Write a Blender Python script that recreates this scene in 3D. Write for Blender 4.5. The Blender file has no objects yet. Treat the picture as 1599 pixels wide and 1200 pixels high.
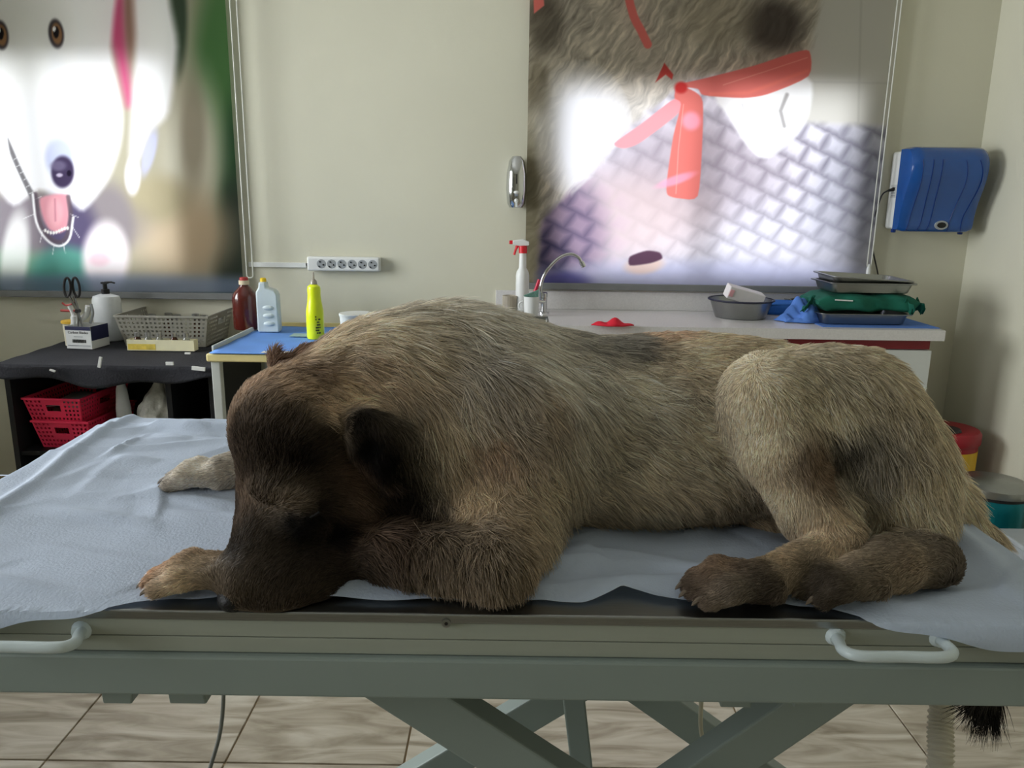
import bpy, bmesh, math, random
import numpy as np
from mathutils import Vector, Matrix
random.seed(7); RNG = np.random.default_rng(7)
S = bpy.context.scene; COL = S.collection

# ------------------------------------------------------------------ camera
FPX, TILT, ROLL, CAM = 1220.0, math.radians(13), math.radians(0.8), Vector((0, 0, 1.32))
ROT = Matrix.Rotation(math.pi/2-TILT, 4, 'X') @ Matrix.Rotation(ROLL, 4, 'Z')
cd = bpy.data.cameras.new('camera'); cam = bpy.data.objects.new('camera', cd); COL.objects.link(cam)
cd.sensor_width = 36; cd.lens = 36*FPX/1599; cd.clip_start = 0.05
cam.matrix_world = Matrix.Translation(CAM) @ ROT
S.camera = cam
# ------------------------------------------------------------------ world, daylight, exposure
S.view_settings.view_transform = 'Standard'; S.view_settings.look = 'None'
S.view_settings.gamma = 1; S.view_settings.use_curve_mapping = False
S.view_settings.exposure = 0.15
w = bpy.data.worlds.new('world'); S.world = w; w.use_nodes = True
w.node_tree.nodes['Background'].inputs[0].default_value = (0.75, 0.86, 1, 1)
w.node_tree.nodes['Background'].inputs[1].default_value = 0.6
def area(name, loc, rot, sx, sy, power, color):
    l = bpy.data.lights.new(name, 'AREA'); l.shape = 'RECTANGLE'; l.size = sx; l.size_y = sy
    l.energy = power; l.color = color
    o = bpy.data.objects.new(name, l); COL.objects.link(o); o.location = loc; o.rotation_euler = rot
    return o
WY, XL, XR, YB, ZC = 3.6, -2.75, 2.055, -2.2, 2.75      # room shell
# daylight standing in the four window openings
area('daylight_window_1', (-2.15, WY+.19, 1.45), (-math.pi/2, 0, 0), 1.25, 1.05, 17, (.95, .97, 1))
area('daylight_window_2', (0.85, WY+.19, 1.42), (-math.pi/2, 0, 0), 1.35, 0.9, 15, (.95, .96, 1))
area('daylight_window_3', (XL-.13, 2.25, 1.65), (0, -math.pi/2, 0), 1.35, 1.5, 108, (.95, .98, 1))
area('daylight_window_4', (XL-.13, -.35, 1.65), (0, -math.pi/2, 0), 1.35, 1.5, 42, (.95, .98, 1))

# ------------------------------------------------------------------ picking points of the place
def ray(x, y): return ROT.to_3x3() @ Vector(((x-799.5)/FPX, (600-y)/FPX, -1))
def PY(x, y, Y): d = ray(x, y); return CAM + d*(Y/d.y)
def PZ(x, y, Z): d = ray(x, y); return CAM + d*((Z-CAM.z)/d.z)
R3 = np.array(ROT.to_3x3())
def project(p):
    q = (np.asarray(p, float)-np.array(CAM)) @ R3
    return 799.5+FPX*q[:, 0]/-q[:, 2], 600-FPX*q[:, 1]/-q[:, 2]

# ------------------------------------------------------------------ numpy noise
def _h(ix, iy, iz, s):
    n = (ix*374761393 + iy*668265263 + iz*2147483647 + s*1274126177) & 0xffffffff
    n = ((n ^ (n >> 13))*1274126177) & 0xffffffff
    return ((n ^ (n >> 16)) & 0xffff)/65535.0
def vnoise(p, s=0):
    p = np.asarray(p, float); i = np.floor(p).astype(np.int64); f = p-i; f = f*f*(3-2*f); r = 0
    for a in (0, 1):
        for b in (0, 1):
            for c in (0, 1):
                wt = (f[:, 0] if a else 1-f[:, 0])*(f[:, 1] if b else 1-f[:, 1])*(f[:, 2] if c else 1-f[:, 2])
                r = r+wt*_h(i[:, 0]+a, i[:, 1]+b, i[:, 2]+c, s)
    return r
def n2(x, y, s=0): return vnoise(np.stack([x, y, np.zeros_like(x)+.37], 1), s)
def fbm2(x, y, s=0, o=4): return sum(n2(x*2**k, y*2**k, s+k)/2**k for k in range(o))/sum(1/2**k for k in range(o))

# ------------------------------------------------------------------ materials
def lin(c):
    c = np.asarray(c, float)/255; return np.where(c <= .04045, c/12.92, ((c+.055)/1.055)**2.4)
MATS = {}
def mat(name, rgb, rough=.5, metal=0, var=.06, scale=12, bump=0, bscale=60, coat=0, trans=0, ior=1.45, alpha=1, stretch=None, sheen=0):
    if name in MATS: return MATS[name]
    m = bpy.data.materials.new(name); m.use_nodes = True; nt = m.node_tree; b = nt.nodes['Principled BSDF']
    c = lin(rgb); N = nt.nodes.new; L = nt.links.new
    tc = N('ShaderNodeTexCoord'); mp = N('ShaderNodeMapping'); L(tc.outputs['Object'], mp.inputs[0])
    if stretch: mp.inputs['Scale'].default_value = stretch
    ns = N('ShaderNodeTexNoise'); ns.inputs['Scale'].default_value = scale; ns.inputs['Detail'].default_value = 4
    L(mp.outputs[0], ns.inputs['Vector'])
    cr = N('ShaderNodeValToRGB'); L(ns.outputs[0], cr.inputs[0])
    cr.color_ramp.elements[0].position = .3; cr.color_ramp.elements[1].position = .7
    cr.color_ramp.elements[0].color = (*(c*(1-var)), 1); cr.color_ramp.elements[1].color = (*np.minimum(c*(1+var), 1), 1)
    L(cr.outputs[0], b.inputs['Base Color'])
    b.inputs['Roughness'].default_value = rough; b.inputs['Metallic'].default_value = metal
    b.inputs['Coat Weight'].default_value = coat; b.inputs['Transmission Weight'].default_value = trans
    b.inputs['IOR'].default_value = ior; b.inputs['Alpha'].default_value = alpha; b.inputs['Sheen Weight'].default_value = sheen
    if bump:
        n3 = N('ShaderNodeTexNoise'); n3.inputs['Scale'].default_value = bscale; L(mp.outputs[0], n3.inputs['Vector'])
        bp = N('ShaderNodeBump'); bp.inputs['Strength'].default_value = bump; bp.inputs['Distance'].default_value = .01
        L(n3.outputs[0], bp.inputs['Height']); L(bp.outputs[0], b.inputs['Normal'])
    MATS[name] = m; return m
def mat_attr(name, attr, rough=.8, translucent=0):
    m = bpy.data.materials.new(name); m.use_nodes = True; nt = m.node_tree; N = nt.nodes.new; L = nt.links.new
    b = nt.nodes['Principled BSDF']; b.inputs['Roughness'].default_value = rough; b.inputs['Specular IOR Level'].default_value = .12
    a = N('ShaderNodeAttribute'); a.attribute_name = attr; L(a.outputs['Color'], b.inputs['Base Color'])
    if translucent:
        t = N('ShaderNodeBsdfTranslucent'); L(a.outputs['Color'], t.inputs['Color'])
        x = N('ShaderNodeMixShader'); x.inputs[0].default_value = translucent
        L(b.outputs[0], x.inputs[1]); L(t.outputs[0], x.inputs[2]); L(x.outputs[0], nt.nodes['Material Output'].inputs[0])
    return m
def mat_pane():
    m = bpy.data.materials.new('window glass'); m.use_nodes = True; nt = m.node_tree; N = nt.nodes.new; L = nt.links.new
    t = N('ShaderNodeBsdfTransparent'); g = N('ShaderNodeBsdfGlossy'); g.inputs['Roughness'].default_value = .02
    f = N('ShaderNodeFresnel'); x = N('ShaderNodeMixShader'); L(f.outputs[0], x.inputs[0]); L(t.outputs[0], x.inputs[1]); L(g.outputs[0], x.inputs[2])
    L(x.outputs[0], nt.nodes['Material Output'].inputs[0]); return m
def mat_sheet():
    m = mat('blue non woven sheet', (206, 219, 238), .75, var=.05, scale=9, bump=.15, bscale=300)
    nt = m.node_tree; b = nt.nodes['Principled BSDF']; t = nt.nodes.new('ShaderNodeBsdfTranslucent'); t.inputs[0].default_value = (*lin((185, 205, 235)), 1)
    x = nt.nodes.new('ShaderNodeMixShader'); x.inputs[0].default_value = .25
    nt.links.new(b.outputs[0], x.inputs[1]); nt.links.new(t.outputs[0], x.inputs[2]); nt.links.new(x.outputs[0], nt.nodes['Material Output'].inputs[0]); return m

# ------------------------------------------------------------------ mesh building
def frame_of(d):
    d = Vector(d).normalized(); u = d.orthogonal().normalized() if abs(d.z) > .95 else Vector((0, 0, 1)).cross(d).normalized()
    return u, d.cross(u).normalized()
class MB:
    def __init__(s): s.v = []; s.f = []
    def add(s, v, f):
        n = len(s.v); s.v += [tuple(p) for p in v]; s.f += [tuple(i+n for i in q) for q in f]; return s
    def box(s, c, d, rot=None, taper=1.0):
        v = []
        for z in (-.5, .5):
            k = taper if z < 0 else 1
            for x, y in ((-.5, -.5), (.5, -.5), (.5, .5), (-.5, .5)):
                p = Vector((x*d[0]*k, y*d[1]*k, z*d[2]))
                if rot is not None: p = rot @ p
                v.append(p+Vector(c))
        return s.add(v, [(3, 2, 1, 0), (4, 5, 6, 7), (0, 1, 5, 4), (1, 2, 6, 5), (2, 3, 7, 6), (3, 0, 4, 7)])
    def box2(s, a, b): return s.box([(a[i]+b[i])/2 for i in range(3)], [abs(b[i]-a[i]) for i in range(3)])
    def tube(s, pts, r, n=10, cap=True):
        pts = [Vector(p) for p in pts]; rs = r if isinstance(r, (list, tuple)) else [r]*len(pts); v = []; f = []; up = None
        for i, p in enumerate(pts):
            d = (pts[min(i+1, len(pts)-1)]-pts[max(i-1, 0)])
            d = d.normalized() if d.length > 1e-9 else Vector((0, 0, 1))
            if up is None: u, _ = frame_of(d)
            else:
                u = (up-d*up.dot(d)); u = u.normalized() if u.length > 1e-6 else frame_of(d)[0]
            up = u; q = d.cross(u)
            v += [p+(u*math.cos(2*math.pi*k/n)+q*math.sin(2*math.pi*k/n))*rs[i] for k in range(n)]
        for i in range(len(pts)-1):
            for k in range(n):
                a, b = i*n+k, i*n+(k+1) % n; f.append((a, b, b+n, a+n))
        if cap: f.append(tuple(range(n))[::-1]); f.append(tuple((len(pts)-1)*n+k for k in range(n)))
        return s.add(v, f)
    def lathe(s, prof, c=(0, 0, 0), n=24, sx=1, sy=1, cap0=True, cap1=True):
        v = []; f = []
        for r, z in prof:
            v += [(c[0]+r*sx*math.cos(2*math.pi*k/n), c[1]+r*sy*math.sin(2*math.pi*k/n), c[2]+z) for k in range(n)]
        for i in range(len(prof)-1):
            for k in range(n):
                a, b = i*n+k, i*n+(k+1) % n; f.append((a, b, b+n, a+n))
        if cap0: f.append(tuple(range(n))[::-1])
        if cap1: f.append(tuple((len(prof)-1)*n+k for k in range(n)))
        return s.add(v, f)
    def grid(s, fn, nu, nv, skip=None):
        v = [fn(i/nu, j/nv) for j in range(nv+1) for i in range(nu+1)]; f = []
        for j in range(nv):
            for i in range(nu):
                if skip and skip(i, j): continue
                a = j*(nu+1)+i; f.append((a, a+1, a+nu+2, a+nu+1))
        return s.add(v, f)
    def prism(s, poly, fn, h0, h1):
        n = len(poly); v = [fn(x, y, h0) for x, y in poly]+[fn(x, y, h1) for x, y in poly]
        return s.add(v, [tuple(range(n))[::-1], tuple(range(n, 2*n))]+[(k, (k+1) % n, n+(k+1) % n, n+k) for k in range(n)])
    def ball(s, c, r, n=12, m=8):
        r = r if isinstance(r, (tuple, list)) else (r, r, r)
        v = []; f = []
        for j in range(1, m):
            t = math.pi*j/m
            v += [(c[0]+r[0]*math.sin(t)*math.cos(2*math.pi*k/n), c[1]+r[1]*math.sin(t)*math.sin(2*math.pi*k/n), c[2]-r[2]*math.cos(t)) for k in range(n)]
        v += [(c[0], c[1], c[2]-r[2]), (c[0], c[1], c[2]+r[2])]; a, b = len(v)-2, len(v)-1
        for j in range(m-2):
            for k in range(n): f.append((j*n+k, j*n+(k+1) % n, (j+1)*n+(k+1) % n, (j+1)*n+k))
        for k in range(n): f.append((a, (k+1) % n, k)); f.append((b, (m-2)*n+k, (m-2)*n+(k+1) % n))
        return s.add(v, f)
    def build(s, name, m, parent=None, smooth=False, bevel=0, seg=2, solid=0, sub=0):
        me = bpy.data.meshes.new(name); me.from_pydata(s.v, [], s.f); me.update()
        bm = bmesh.new(); bm.from_mesh(me); bmesh.ops.recalc_face_normals(bm, faces=bm.faces); bm.to_mesh(me); bm.free()
        o = bpy.data.objects.new(name, me); COL.objects.link(o); me.materials.append(m); o.parent = parent
        if smooth:
            me.polygons.foreach_set('use_smooth', [True]*len(me.polygons))
            try: me.set_sharp_from_angle(angle=math.radians(40))
            except Exception: pass
        if solid: x = o.modifiers.new('solidify', 'SOLIDIFY'); x.thickness = solid; x.offset = 0
        if bevel: x = o.modifiers.new('bevel', 'BEVEL'); x.width = bevel; x.segments = seg; x.limit_method = 'ANGLE'
        if sub: x = o.modifiers.new('subdivision', 'SUBSURF'); x.levels = sub; x.render_levels = sub
        return o
def tag(o, label, cat, group=None):
    o['label'] = label; o['category'] = cat
    if group: o['group'] = group
    return o
def thing(name, label, cat, loc=(0, 0, 0), rz=0, group=None):
    o = bpy.data.objects.new(name, None); COL.objects.link(o); o.empty_display_size = .02
    o.location = loc; o.rotation_euler = (0, 0, rz); return tag(o, label, cat, group)
def struct(o): o['kind'] = 'structure'; return o
def arc(c, r, a0, a1, n, ax=(1, 0, 0), ay=(0, 0, 1)):
    ax, ay, c = Vector(ax), Vector(ay), Vector(c)
    return [c+ax*r*math.cos(a0+(a1-a0)*k/n)+ay*r*math.sin(a0+(a1-a0)*k/n) for k in range(n+1)]
def bez(p, n=16):
    "Catmull-Rom through points"
    p = [Vector(q) for q in p]; p = [p[0]*2-p[1]]+p+[p[-1]*2-p[-2]]; out = []
    for i in range(1, len(p)-2):
        for k in range(n):
            t = k/n; a, b, c, d = p[i-1:i+3]
            out.append(.5*((2*b)+(c-a)*t+(2*a-5*b+4*c-d)*t*t+(3*b-a-3*c+d)*t**3))
    out.append(p[-2]); return out
def copy_tree(o, parent=None):
    c = o.copy(); COL.objects.link(c); c.parent = parent
    for ch in list(o.children): copy_tree(ch, c)
    return c

# ------------------------------------------------------------------ room shell
M_WALL = mat('pale green cream wall paint', (208, 206, 187), .75, var=.025, scale=2.2, bump=.03, bscale=90)
M_WHITE = mat('white plastic', (222, 224, 222), .4, var=.03)
M_FRAME = mat('white window frame', (225, 226, 222), .45, var=.03)
def wall_x(name, y0, y1, x0, x1, holes):
    "wall across X with rectangular holes (x0,x1,z0,z1)"
    b = MB(); xs = sorted({x0, x1, *[h[0] for h in holes], *[h[1] for h in holes]})
    for a, c in zip(xs[:-1], xs[1:]):
        h = [q for q in holes if q[0] <= a and q[1] >= c]
        if not h: b.box2((a, y0, 0), (c, y1, ZC))
        else: b.box2((a, y0, 0), (c, y1, h[0][2])); b.box2((a, y0, h[0][3]), (c, y1, ZC))
    return b
H1 = (-2.72, -1.48, .97, 1.93); H2 = (.17, 1.53, .99, 1.86)
struct(wall_x('w', WY, WY+.16, XL-.16, XR+.16, [H1, H2]).build('wall_back', M_WALL))
struct(wall_x('w', YB-.16, YB, XL-.16, XR+.16, []).build('wall_front', M_WALL))
b = MB(); b.box2((XR, YB, 0), (XR+.16, WY, ZC)); struct(b.build('wall_right', M_WALL))
b = MB(); H3 = (1.45, 3.05, .95, 2.35); H4 = (-1.15, .45, .95, 2.35)
b.box2((XL-.16, YB, 0), (XL, H4[0], ZC)); b.box2((XL-.16, H4[1], 0), (XL, H3[0], ZC)); b.box2((XL-.16, H4[0], 0), (XL, H4[1], H4[2])); b.box2((XL-.16, H4[0], H4[3]), (XL, H4[1], ZC)); b.box2((XL-.16, H3[1], 0), (XL, WY, ZC)); b.box2((XL-.16, H3[0], 0), (XL, H3[1], H3[2])); b.box2((XL-.16, H3[0], H3[3]), (XL, H3[1], ZC))
struct(b.build('wall_left', M_WALL))
b = MB(); b.box2((XL-.16, YB-.16, ZC), (XR+.16, WY+.16, ZC+.1)); struct(b.build('ceiling', mat('white ceiling paint', (226, 226, 220), .8, var=.02)))
PANE = mat_pane()
def window(n, hole, axis):
    root = bpy.data.objects.new('window_%d' % n, None); COL.objects.link(root); struct(root)
    a0, a1, z0, z1 = hole; t = .05
    def bx(m, a, c, za, zb, d0, d1):
        if axis == 'x': m.box2((a, WY+d0, za), (c, WY+d1, zb))
        else: m.box2((XL-d1, a, za), (XL-d0, c, zb))
    m = MB(); am = (a0+a1)/2
    for q in ((a0, a0+t, z0, z1), (a1-t, a1, z0, z1), (a0+t, a1-t, z0, z0+t), (a0+t, a1-t, z1-t, z1), (am-.03, am+.03, z0+t, z1-t)): bx(m, *q, .06, .11)
    m.build('window_frame', M_FRAME, root)
    for q in ((a0+t, am-.03), (am+.03, a1-t)):
        m = MB(); bx(m, *q, z0+t, z1-t, .082, .088); m.build('pane', PANE, root)
for k, (h, ax) in enumerate(((H1, 'x'), (H2, 'x'), (H3, 'y'), (H4, 'y'))): window(k+1, h, ax)

# floor: wood look tiles laid in a grid, joints recessed
fl = MB(); fl.box2((XL, YB, -.1), (XR, WY, -.006)); FL = struct(fl.build('floor', mat('beige tile grout', (165, 145, 115), .9)))
def mat_tile():
    m = bpy.data.materials.new('wood look porcelain'); m.use_nodes = True; nt = m.node_tree; N = nt.nodes.new; L = nt.links.new
    b = nt.nodes['Principled BSDF']; b.inputs['Roughness'].default_value = .38
    g = N('ShaderNodeNewGeometry'); oi = N('ShaderNodeObjectInfo'); ad = N('ShaderNodeVectorMath'); ad.operation = 'MULTIPLY_ADD'
    mp = N('ShaderNodeMapping'); mp.inputs['Scale'].default_value = (1.1, 5.5, 1)
    ad.inputs[1].default_value = (7, 13, 5); L(oi.outputs['Random'], ad.inputs[0]); L(g.outputs['Position'], ad.inputs[2])
    L(ad.outputs[0], mp.inputs[0])
    n = N('ShaderNodeTexNoise'); n.inputs['Scale'].default_value = 3; n.inputs['Detail'].default_value = 7; n.inputs['Distortion'].default_value = 1.6
    L(mp.outputs[0], n.inputs['Vector']); cr = N('ShaderNodeValToRGB'); L(n.outputs[0], cr.inputs[0]); e = cr.color_ramp.elements
    e[0].position = .3; e[0].color = (*lin((134, 124, 106)), 1); e[1].position = .72; e[1].color = (*lin((200, 194, 180)), 1)
    x = e.new(.5); x.color = (*lin((174, 165, 148)), 1)
    L(cr.outputs[0], b.inputs['Base Color']); return m
MT = mat_tile(); TS = .43; tx0 = -1.108-4*TS; ty0 = 1.625-9*.43
tm = MB(); tm.box2((.0025, .0025, -.012), (TS-.0025, .43-.0025, 0)); tile = None
for j in range(0, 14):
    for i in range(0, 12):
        x, y = tx0+i*TS, ty0+j*.43
        if x < XL-.01 or x+TS > XR+.02 or y < YB or y+.43 > WY+.02: continue
        if tile is None: tile = tm.build('tile', MT, FL, bevel=.001, seg=1); o = tile
        else: o = tile.copy(); COL.objects.link(o)
        o.location = (x, y, 0)

# ------------------------------------------------------------------ examination table
TY0, TY1, TX0, TX1, TZ = .742, 1.46, -.765, .622, .90
M_STEEL = mat('brushed stainless steel', (150, 152, 150), .32, 1, var=.08, scale=30, stretch=(1, 40, 40))
M_TGREY = mat('grey green powder coat', (140, 152, 146), .5, var=.03, scale=5)
M_TPANEL = mat('grey laminate edge', (158, 163, 150), .5, var=.04, scale=6, stretch=(1, 1, 12))
tb = thing('examination_table', 'long steel-topped examination table with grey scissor legs under the dog', 'table', ((TX0+TX1)/2, (TY0+TY1)/2, 0))
OX, OY = tb.location.x, tb.location.y
class TMB(MB):      # world coordinates, stored relative to the table
    def build(s, *a, **k):
        s.v = [(x-OX, y-OY, z) for x, y, z in s.v]; return MB.build(s, *a, **k)
zz = [PY(800, y, TY0).z for y in (960, 977, 1004, 1030, 1091)]; zz[0] = TZ
m = TMB(); m.box2((TX0, TY0, zz[1]), (TX1, TY1, TZ)); m.build('steel_top', M_STEEL, tb, bevel=.0025, seg=3)
m = TMB(); m.box2((TX0+.01, TY0+.003, zz[2]+.0006), (TX1-.01, TY1-.003, zz[1])); m.build('upper_board', M_TPANEL, tb, bevel=.001)
m = TMB(); m.box2((TX0+.01, TY0+.004, zz[3]+.001), (TX1-.01, TY1-.004, zz[2]-.0006)); m.build('lower_board', M_TPANEL, tb, bevel=.001)
for name, q in (('frame_rail', (TX0, TX1, TY0-.004, TY0+.045)), ('frame_rail', (TX0, TX1, TY1-.045, TY1)), ('frame_crossbar', (TX0, TX0+.05, TY0+.046, TY1-.046)), ('frame_crossbar', (TX1-.05, TX1, TY0+.046, TY1-.046))):
    m = TMB(); m.box2((q[0], q[2], zz[4]), (q[1], q[3], zz[3])); m.build(name, M_TGREY, tb, bevel=.003)
sc = PY(697, 973, TY0-.001)
m = TMB(); m.tube([(sc.x, TY0-.003, sc.z), (sc.x, TY0+.004, sc.z)], .0048, 16); s1 = m.build('screw', M_STEEL, tb)
m = TMB(); m.tube([(sc.x, TY0-.0036, sc.z), (sc.x, TY0-.002, sc.z)], .002, 6); m.build('screw_socket', mat('black plastic', (22, 22, 24), .45), s1)
M_HW = mat('pale blue white enamel', (205, 218, 220), .35, var=.04)
def tube_handle(q0, q1, c0, c1):
    h0, h1 = PY(*q0, TY0+.004), PY(*q1, TY0+.004); out = TY0-.045; l0, l1 = PY(*c0, out), PY(*c1, out); z = (l0.z+l1.z)/2; l0.z = l1.z = z
    k = Vector((.014, 0, 0)); pts = [h0+Vector((0, .004, 0)), h0.lerp(l0, .35), h0.lerp(l0, .75), l0+k, l0.lerp(l1, .5), l1-k, h1.lerp(l1, .75), h1.lerp(l1, .35), h1+Vector((0, .004, 0))]
    m = TMB(); m.tube(bez(pts, 8), .0058, 12); h = m.build('grab_handle', M_HW, tb, smooth=True)
    for p in (h0, h1):
        m = TMB(); m.lathe([(.0, -.001), (.011, 0), (.008, .006)], (0, 0, 0), 14)
        m.v = [(p.x+x, TY0+.003-z_, p.z+y) for x, y, z_ in m.v]; m.build('weld_collar', M_HW, h, smooth=True)
tube_handle((1304, 993), (1466, 996), (1322, 1029), (1496, 1023)); tube_handle((-60, 984), (128, 984), (-80, 1010), (112, 1011))
def beam(name, a, b, wd, th, par=tb, mt=M_TGREY):
    a, b = Vector(a), Vector(b); d = (b-a).normalized(); side = Vector((0, 1, 0)); up = d.cross(side).normalized()
    m = TMB(); v = []
    for p in (a, b):
        for su, ss in ((-1, -1), (1, -1), (1, 1), (-1, 1)): v.append(p+up*su*wd/2+side*ss*th/2)
    m.add(v, [(3, 2, 1, 0), (4, 5, 6, 7), (0, 1, 5, 4), (1, 2, 6, 5), (2, 3, 7, 6), (3, 0, 4, 7)])
    return m.build(name, mt, par, bevel=.003)
def line_to(p, q, Y, z0, z1):
    a, c = PY(*p, Y), PY(*q, Y); d = (c-a)
    return a+d*((z0-a.z)/d.z), a+d*((z1-a.z)/d.z)
ZB = zz[4]
for p, q, Y in (((662, 1090), (834, 1200), .86), ((1249, 1100), (1112, 1194), .93), ((858, 1092), (678, 1200), 1.28), ((1032, 1096), (1130, 1165), 1.34)):
    a, c = line_to(p, q, Y, ZB+.02, .16); beam('scissor_arm', a, c, .062, .04)
a, c = line_to((896, 1092), (908, 1196), 1.08, ZB+.02, .1); beam('lifting_column', a, c, .034, .05)
for Y in (.88, 1.33):
    m = TMB(); m.box2((-.55, Y-.04, .02), (.50, Y+.04, .1)); m.build('floor_rail', M_TGREY, tb, bevel=.004)
m = TMB(); m.box2((-.1, .921, .03), (.02, 1.289, .09)); m.build('base_crossbar', M_TGREY, tb, bevel=.004)
m = TMB(); m.box2((.35, .921, .03), (.45, 1.289, .09)); m.build('base_crossbar', M_TGREY, tb, bevel=.004)
for x0, x1, fl_ in ((160, 205, 1), (264, 322, -1), (1126, 1175, -1), (1240, 1285, 1)):
    a, c = PY(x0, 1094, TY0+.05), PY(x1, 1094, TY0+.05)
    m = TMB(); z = PY(x0, 1100+(x0>800)*6, TY0+.05).z; w_ = c.x-a.x
    prof = [(a.x, z), (c.x, z), (c.x+.008*fl_, ZB+.004), (a.x-.004, ZB+.004)]
    m.prism(prof, lambda x, y, h: (x, h, y), TY0+.05, TY0+.09); m.build('bracket', M_TGREY, tb, bevel=.002)
# cords and hose below
M_CORD = mat('grey cable rubber', (120, 122, 116), .5)
def cord(name, label, pts, r, mt, cat):
    m = MB(); m.tube(bez(pts, 10), r, 10); return tag(m.build(name, mt, smooth=True), label, cat)
a, c = PY(349, 1088, 1.2), PY(328, 1200, 1.15)
cord('electric_cable', 'thin grey cord hanging below the table near the striped floor joints', [(a.x+.01, 1.2, ZB-.002), a, c, (c.x-.03, 1.12, .3), (c.x-.02, 1.2, .006), (c.x+.3, 1.5, .006)], .0035, M_CORD, 'cord')
a, c = PY(1095, 1096, 1.22), PY(1097, 1160, 1.22)
cord('electric_cable', 'pale cord hanging behind the scissor arms of the table', [(a.x, 1.22, ZB-.002), a, c, (c.x+.01, 1.22, .3), (c.x, 1.18, .006), (c.x+.2, 1.2, .006)], .004, mat('cream cable', (190, 186, 165), .5), 'cord')
a, c = PY(1472, 1095, 1.1), PY(1468, 1200, 1.05)
pts = bez([(a.x+.005, 1.1, ZB-.004), a, c, (c.x+.01, 1.05, .3), (c.x+.04, 1.1, .12), (c.x+.12, 1.2, .028), (c.x+.5, 1.3, .028)], 60)
m = MB(); m.tube(pts, [.0185+.0016*math.sin(i*1.3) for i in range(len(pts))], 14)
tag(m.build('corrugated_hose', mat('off white hose', (196, 190, 172), .5), smooth=True), 'off-white corrugated hose hanging below the right end of the table', 'hose')

# ------------------------------------------------------------------ paper sheet on the table
EDGE = [(-.9, -.030), (-.53, -.020), (-.419, .0), (-.35, .020), (-.25, .021), (0, .024), (.08, .026), (.125, .046), (.16, .034), (.2, .03), (.27, .026), (.287, .03), (.31, .02), (.345, .012), (.38, -.003), (.44, -.016), (.53, -.03), (.62, -.034), (.75, -.034)]
ex, ey = zip(*EDGE)
NU, NV = 420, 260
uu, vv = np.meshgrid(np.linspace(0, 1, NU+1), np.linspace(0, 1, NV+1)); uu = uu.ravel(); vv = vv.ravel()
sx = -.905+uu*(1.66); e = np.interp(sx, ex, ey)+.0025*np.sin(sx*60)
sy = TY0+e+vv*(TY1+.17-(TY0+e))                      # unfolded sheet
X, Y, Z = sx.copy(), sy.copy(), np.full_like(sx, TZ+.0015)
wx, wy = sx*1.0, sy*1.0
def ridge(x, y, s): n = n2(x, y, s); return 1-np.abs(2*n-1)
warp = fbm2(wx*4, wy*4, 11)*1.2
wr = .0035*fbm2(wx*3.2, wy*4.5, 5)+.004*fbm2(wx*8+warp, wy*11, 15)+.0012*fbm2(wx*16+warp, wy*16, 6)
rc = random.Random(12)
for k in range(150):                                  # sharp paper creases
    cx_, cy_ = rc.uniform(-.78, .64), rc.uniform(TY0, TY1); an = rc.choice((rc.gauss(.15, .35), rc.gauss(1.1, .4), rc.gauss(-.6, .4))); hl = rc.uniform(.03, .17); wd = rc.uniform(.006, .022); hh = rc.uniform(.0014, .0062)*rc.choice((1, 1, -.6))
    du, dvv = (sx-cx_)*math.cos(an)+(sy-cy_)*math.sin(an), -(sx-cx_)*math.sin(an)+(sy-cy_)*math.cos(an)
    dvv = dvv-.04*rc.uniform(-1, 1)*(du/.15)**2
    one = np.where(dvv > 0, np.clip(1-dvv/wd, 0, 1), np.clip(1+dvv/(wd*rc.uniform(1.5, 5)), 0, 1)); wr = wr+hh*one*np.clip(1-(du/hl)**2, 0, 1)
fade = np.clip((sy-TY0)/.05, 0, 1)*np.clip((TY1-sy)/.03+.4, .25, 1)
Z += wr*(.25+.75*fade)
# long folds: a bunched fold at the far edge and one running along the left side
Z += .020*np.exp(-((sy-(TY1-.055-.02*np.sin(sx*9)))/.020)**2)*np.clip((sx+.70)/.1, 0, 1)*(.5+.5*n2(sx*9, sy*0, 8))
Z += .008*np.exp(-((sx-(TX0+.045+.02*np.sin(sy*8)))/.012)**2)
Z += .006*np.exp(-((sy-(.80+.05*np.sin(sx*7+1)))/.012)**2)*fade
Z += .010*np.exp(-((sy-(.845+.03*np.sin(sx*15)))/.016)**2-((sx-.17)/.13)**2)
Z += .008*np.exp(-((sy-(.80+.12*(sx-.1)))/.012)**2-((sx-.17)/.12)**2)
Z += .016*np.exp(-((sx-(.575+.04*(sy-.9)))/.022)**2)*np.clip((sy-.8)/.1, 0, 1)    # tented by the tail at the end
def drape(over, base, X_, Z_, sign):                # past an edge the sheet hangs
    k = np.clip(over, 0, None); r = .008
    X_[:] = np.where(over > 0, base+sign*(r*(1-np.exp(-k/r))+.010*n2(sy*14, sx*14, 21)*np.clip(k/.05, 0, 1)), X_)
    Z_[:] = np.where(over > 0, Z_-np.clip(k-r*.6, 0, None)-.0*k, Z_)
drape(TX0-sx, TX0, X, Z, -1); drape(sx-TX1, TX1, X, Z, 1)
ov = TY0-sy; k = np.clip(ov, 0, None); Y = np.where(ov > 0, TY0-.0065-.010*(1-np.exp(-k/.008)), Y); Z = np.where(ov > 0, Z-np.clip(k-.002, 0, None), Z)
ov = sy-TY1; k = np.clip(ov, 0, None); Y = np.where(ov > 0, TY1+.006*(1-np.exp(-k/.005))+.012*n2(sx*14, sy*3, 31)*np.clip(k/.05, 0, 1), Y); Z = np.where(ov > 0, Z-np.clip(k-.002, 0, None), Z)
q = np.arange(NU*NV); a_ = (q//NU)*(NU+1)+q % NU
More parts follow.
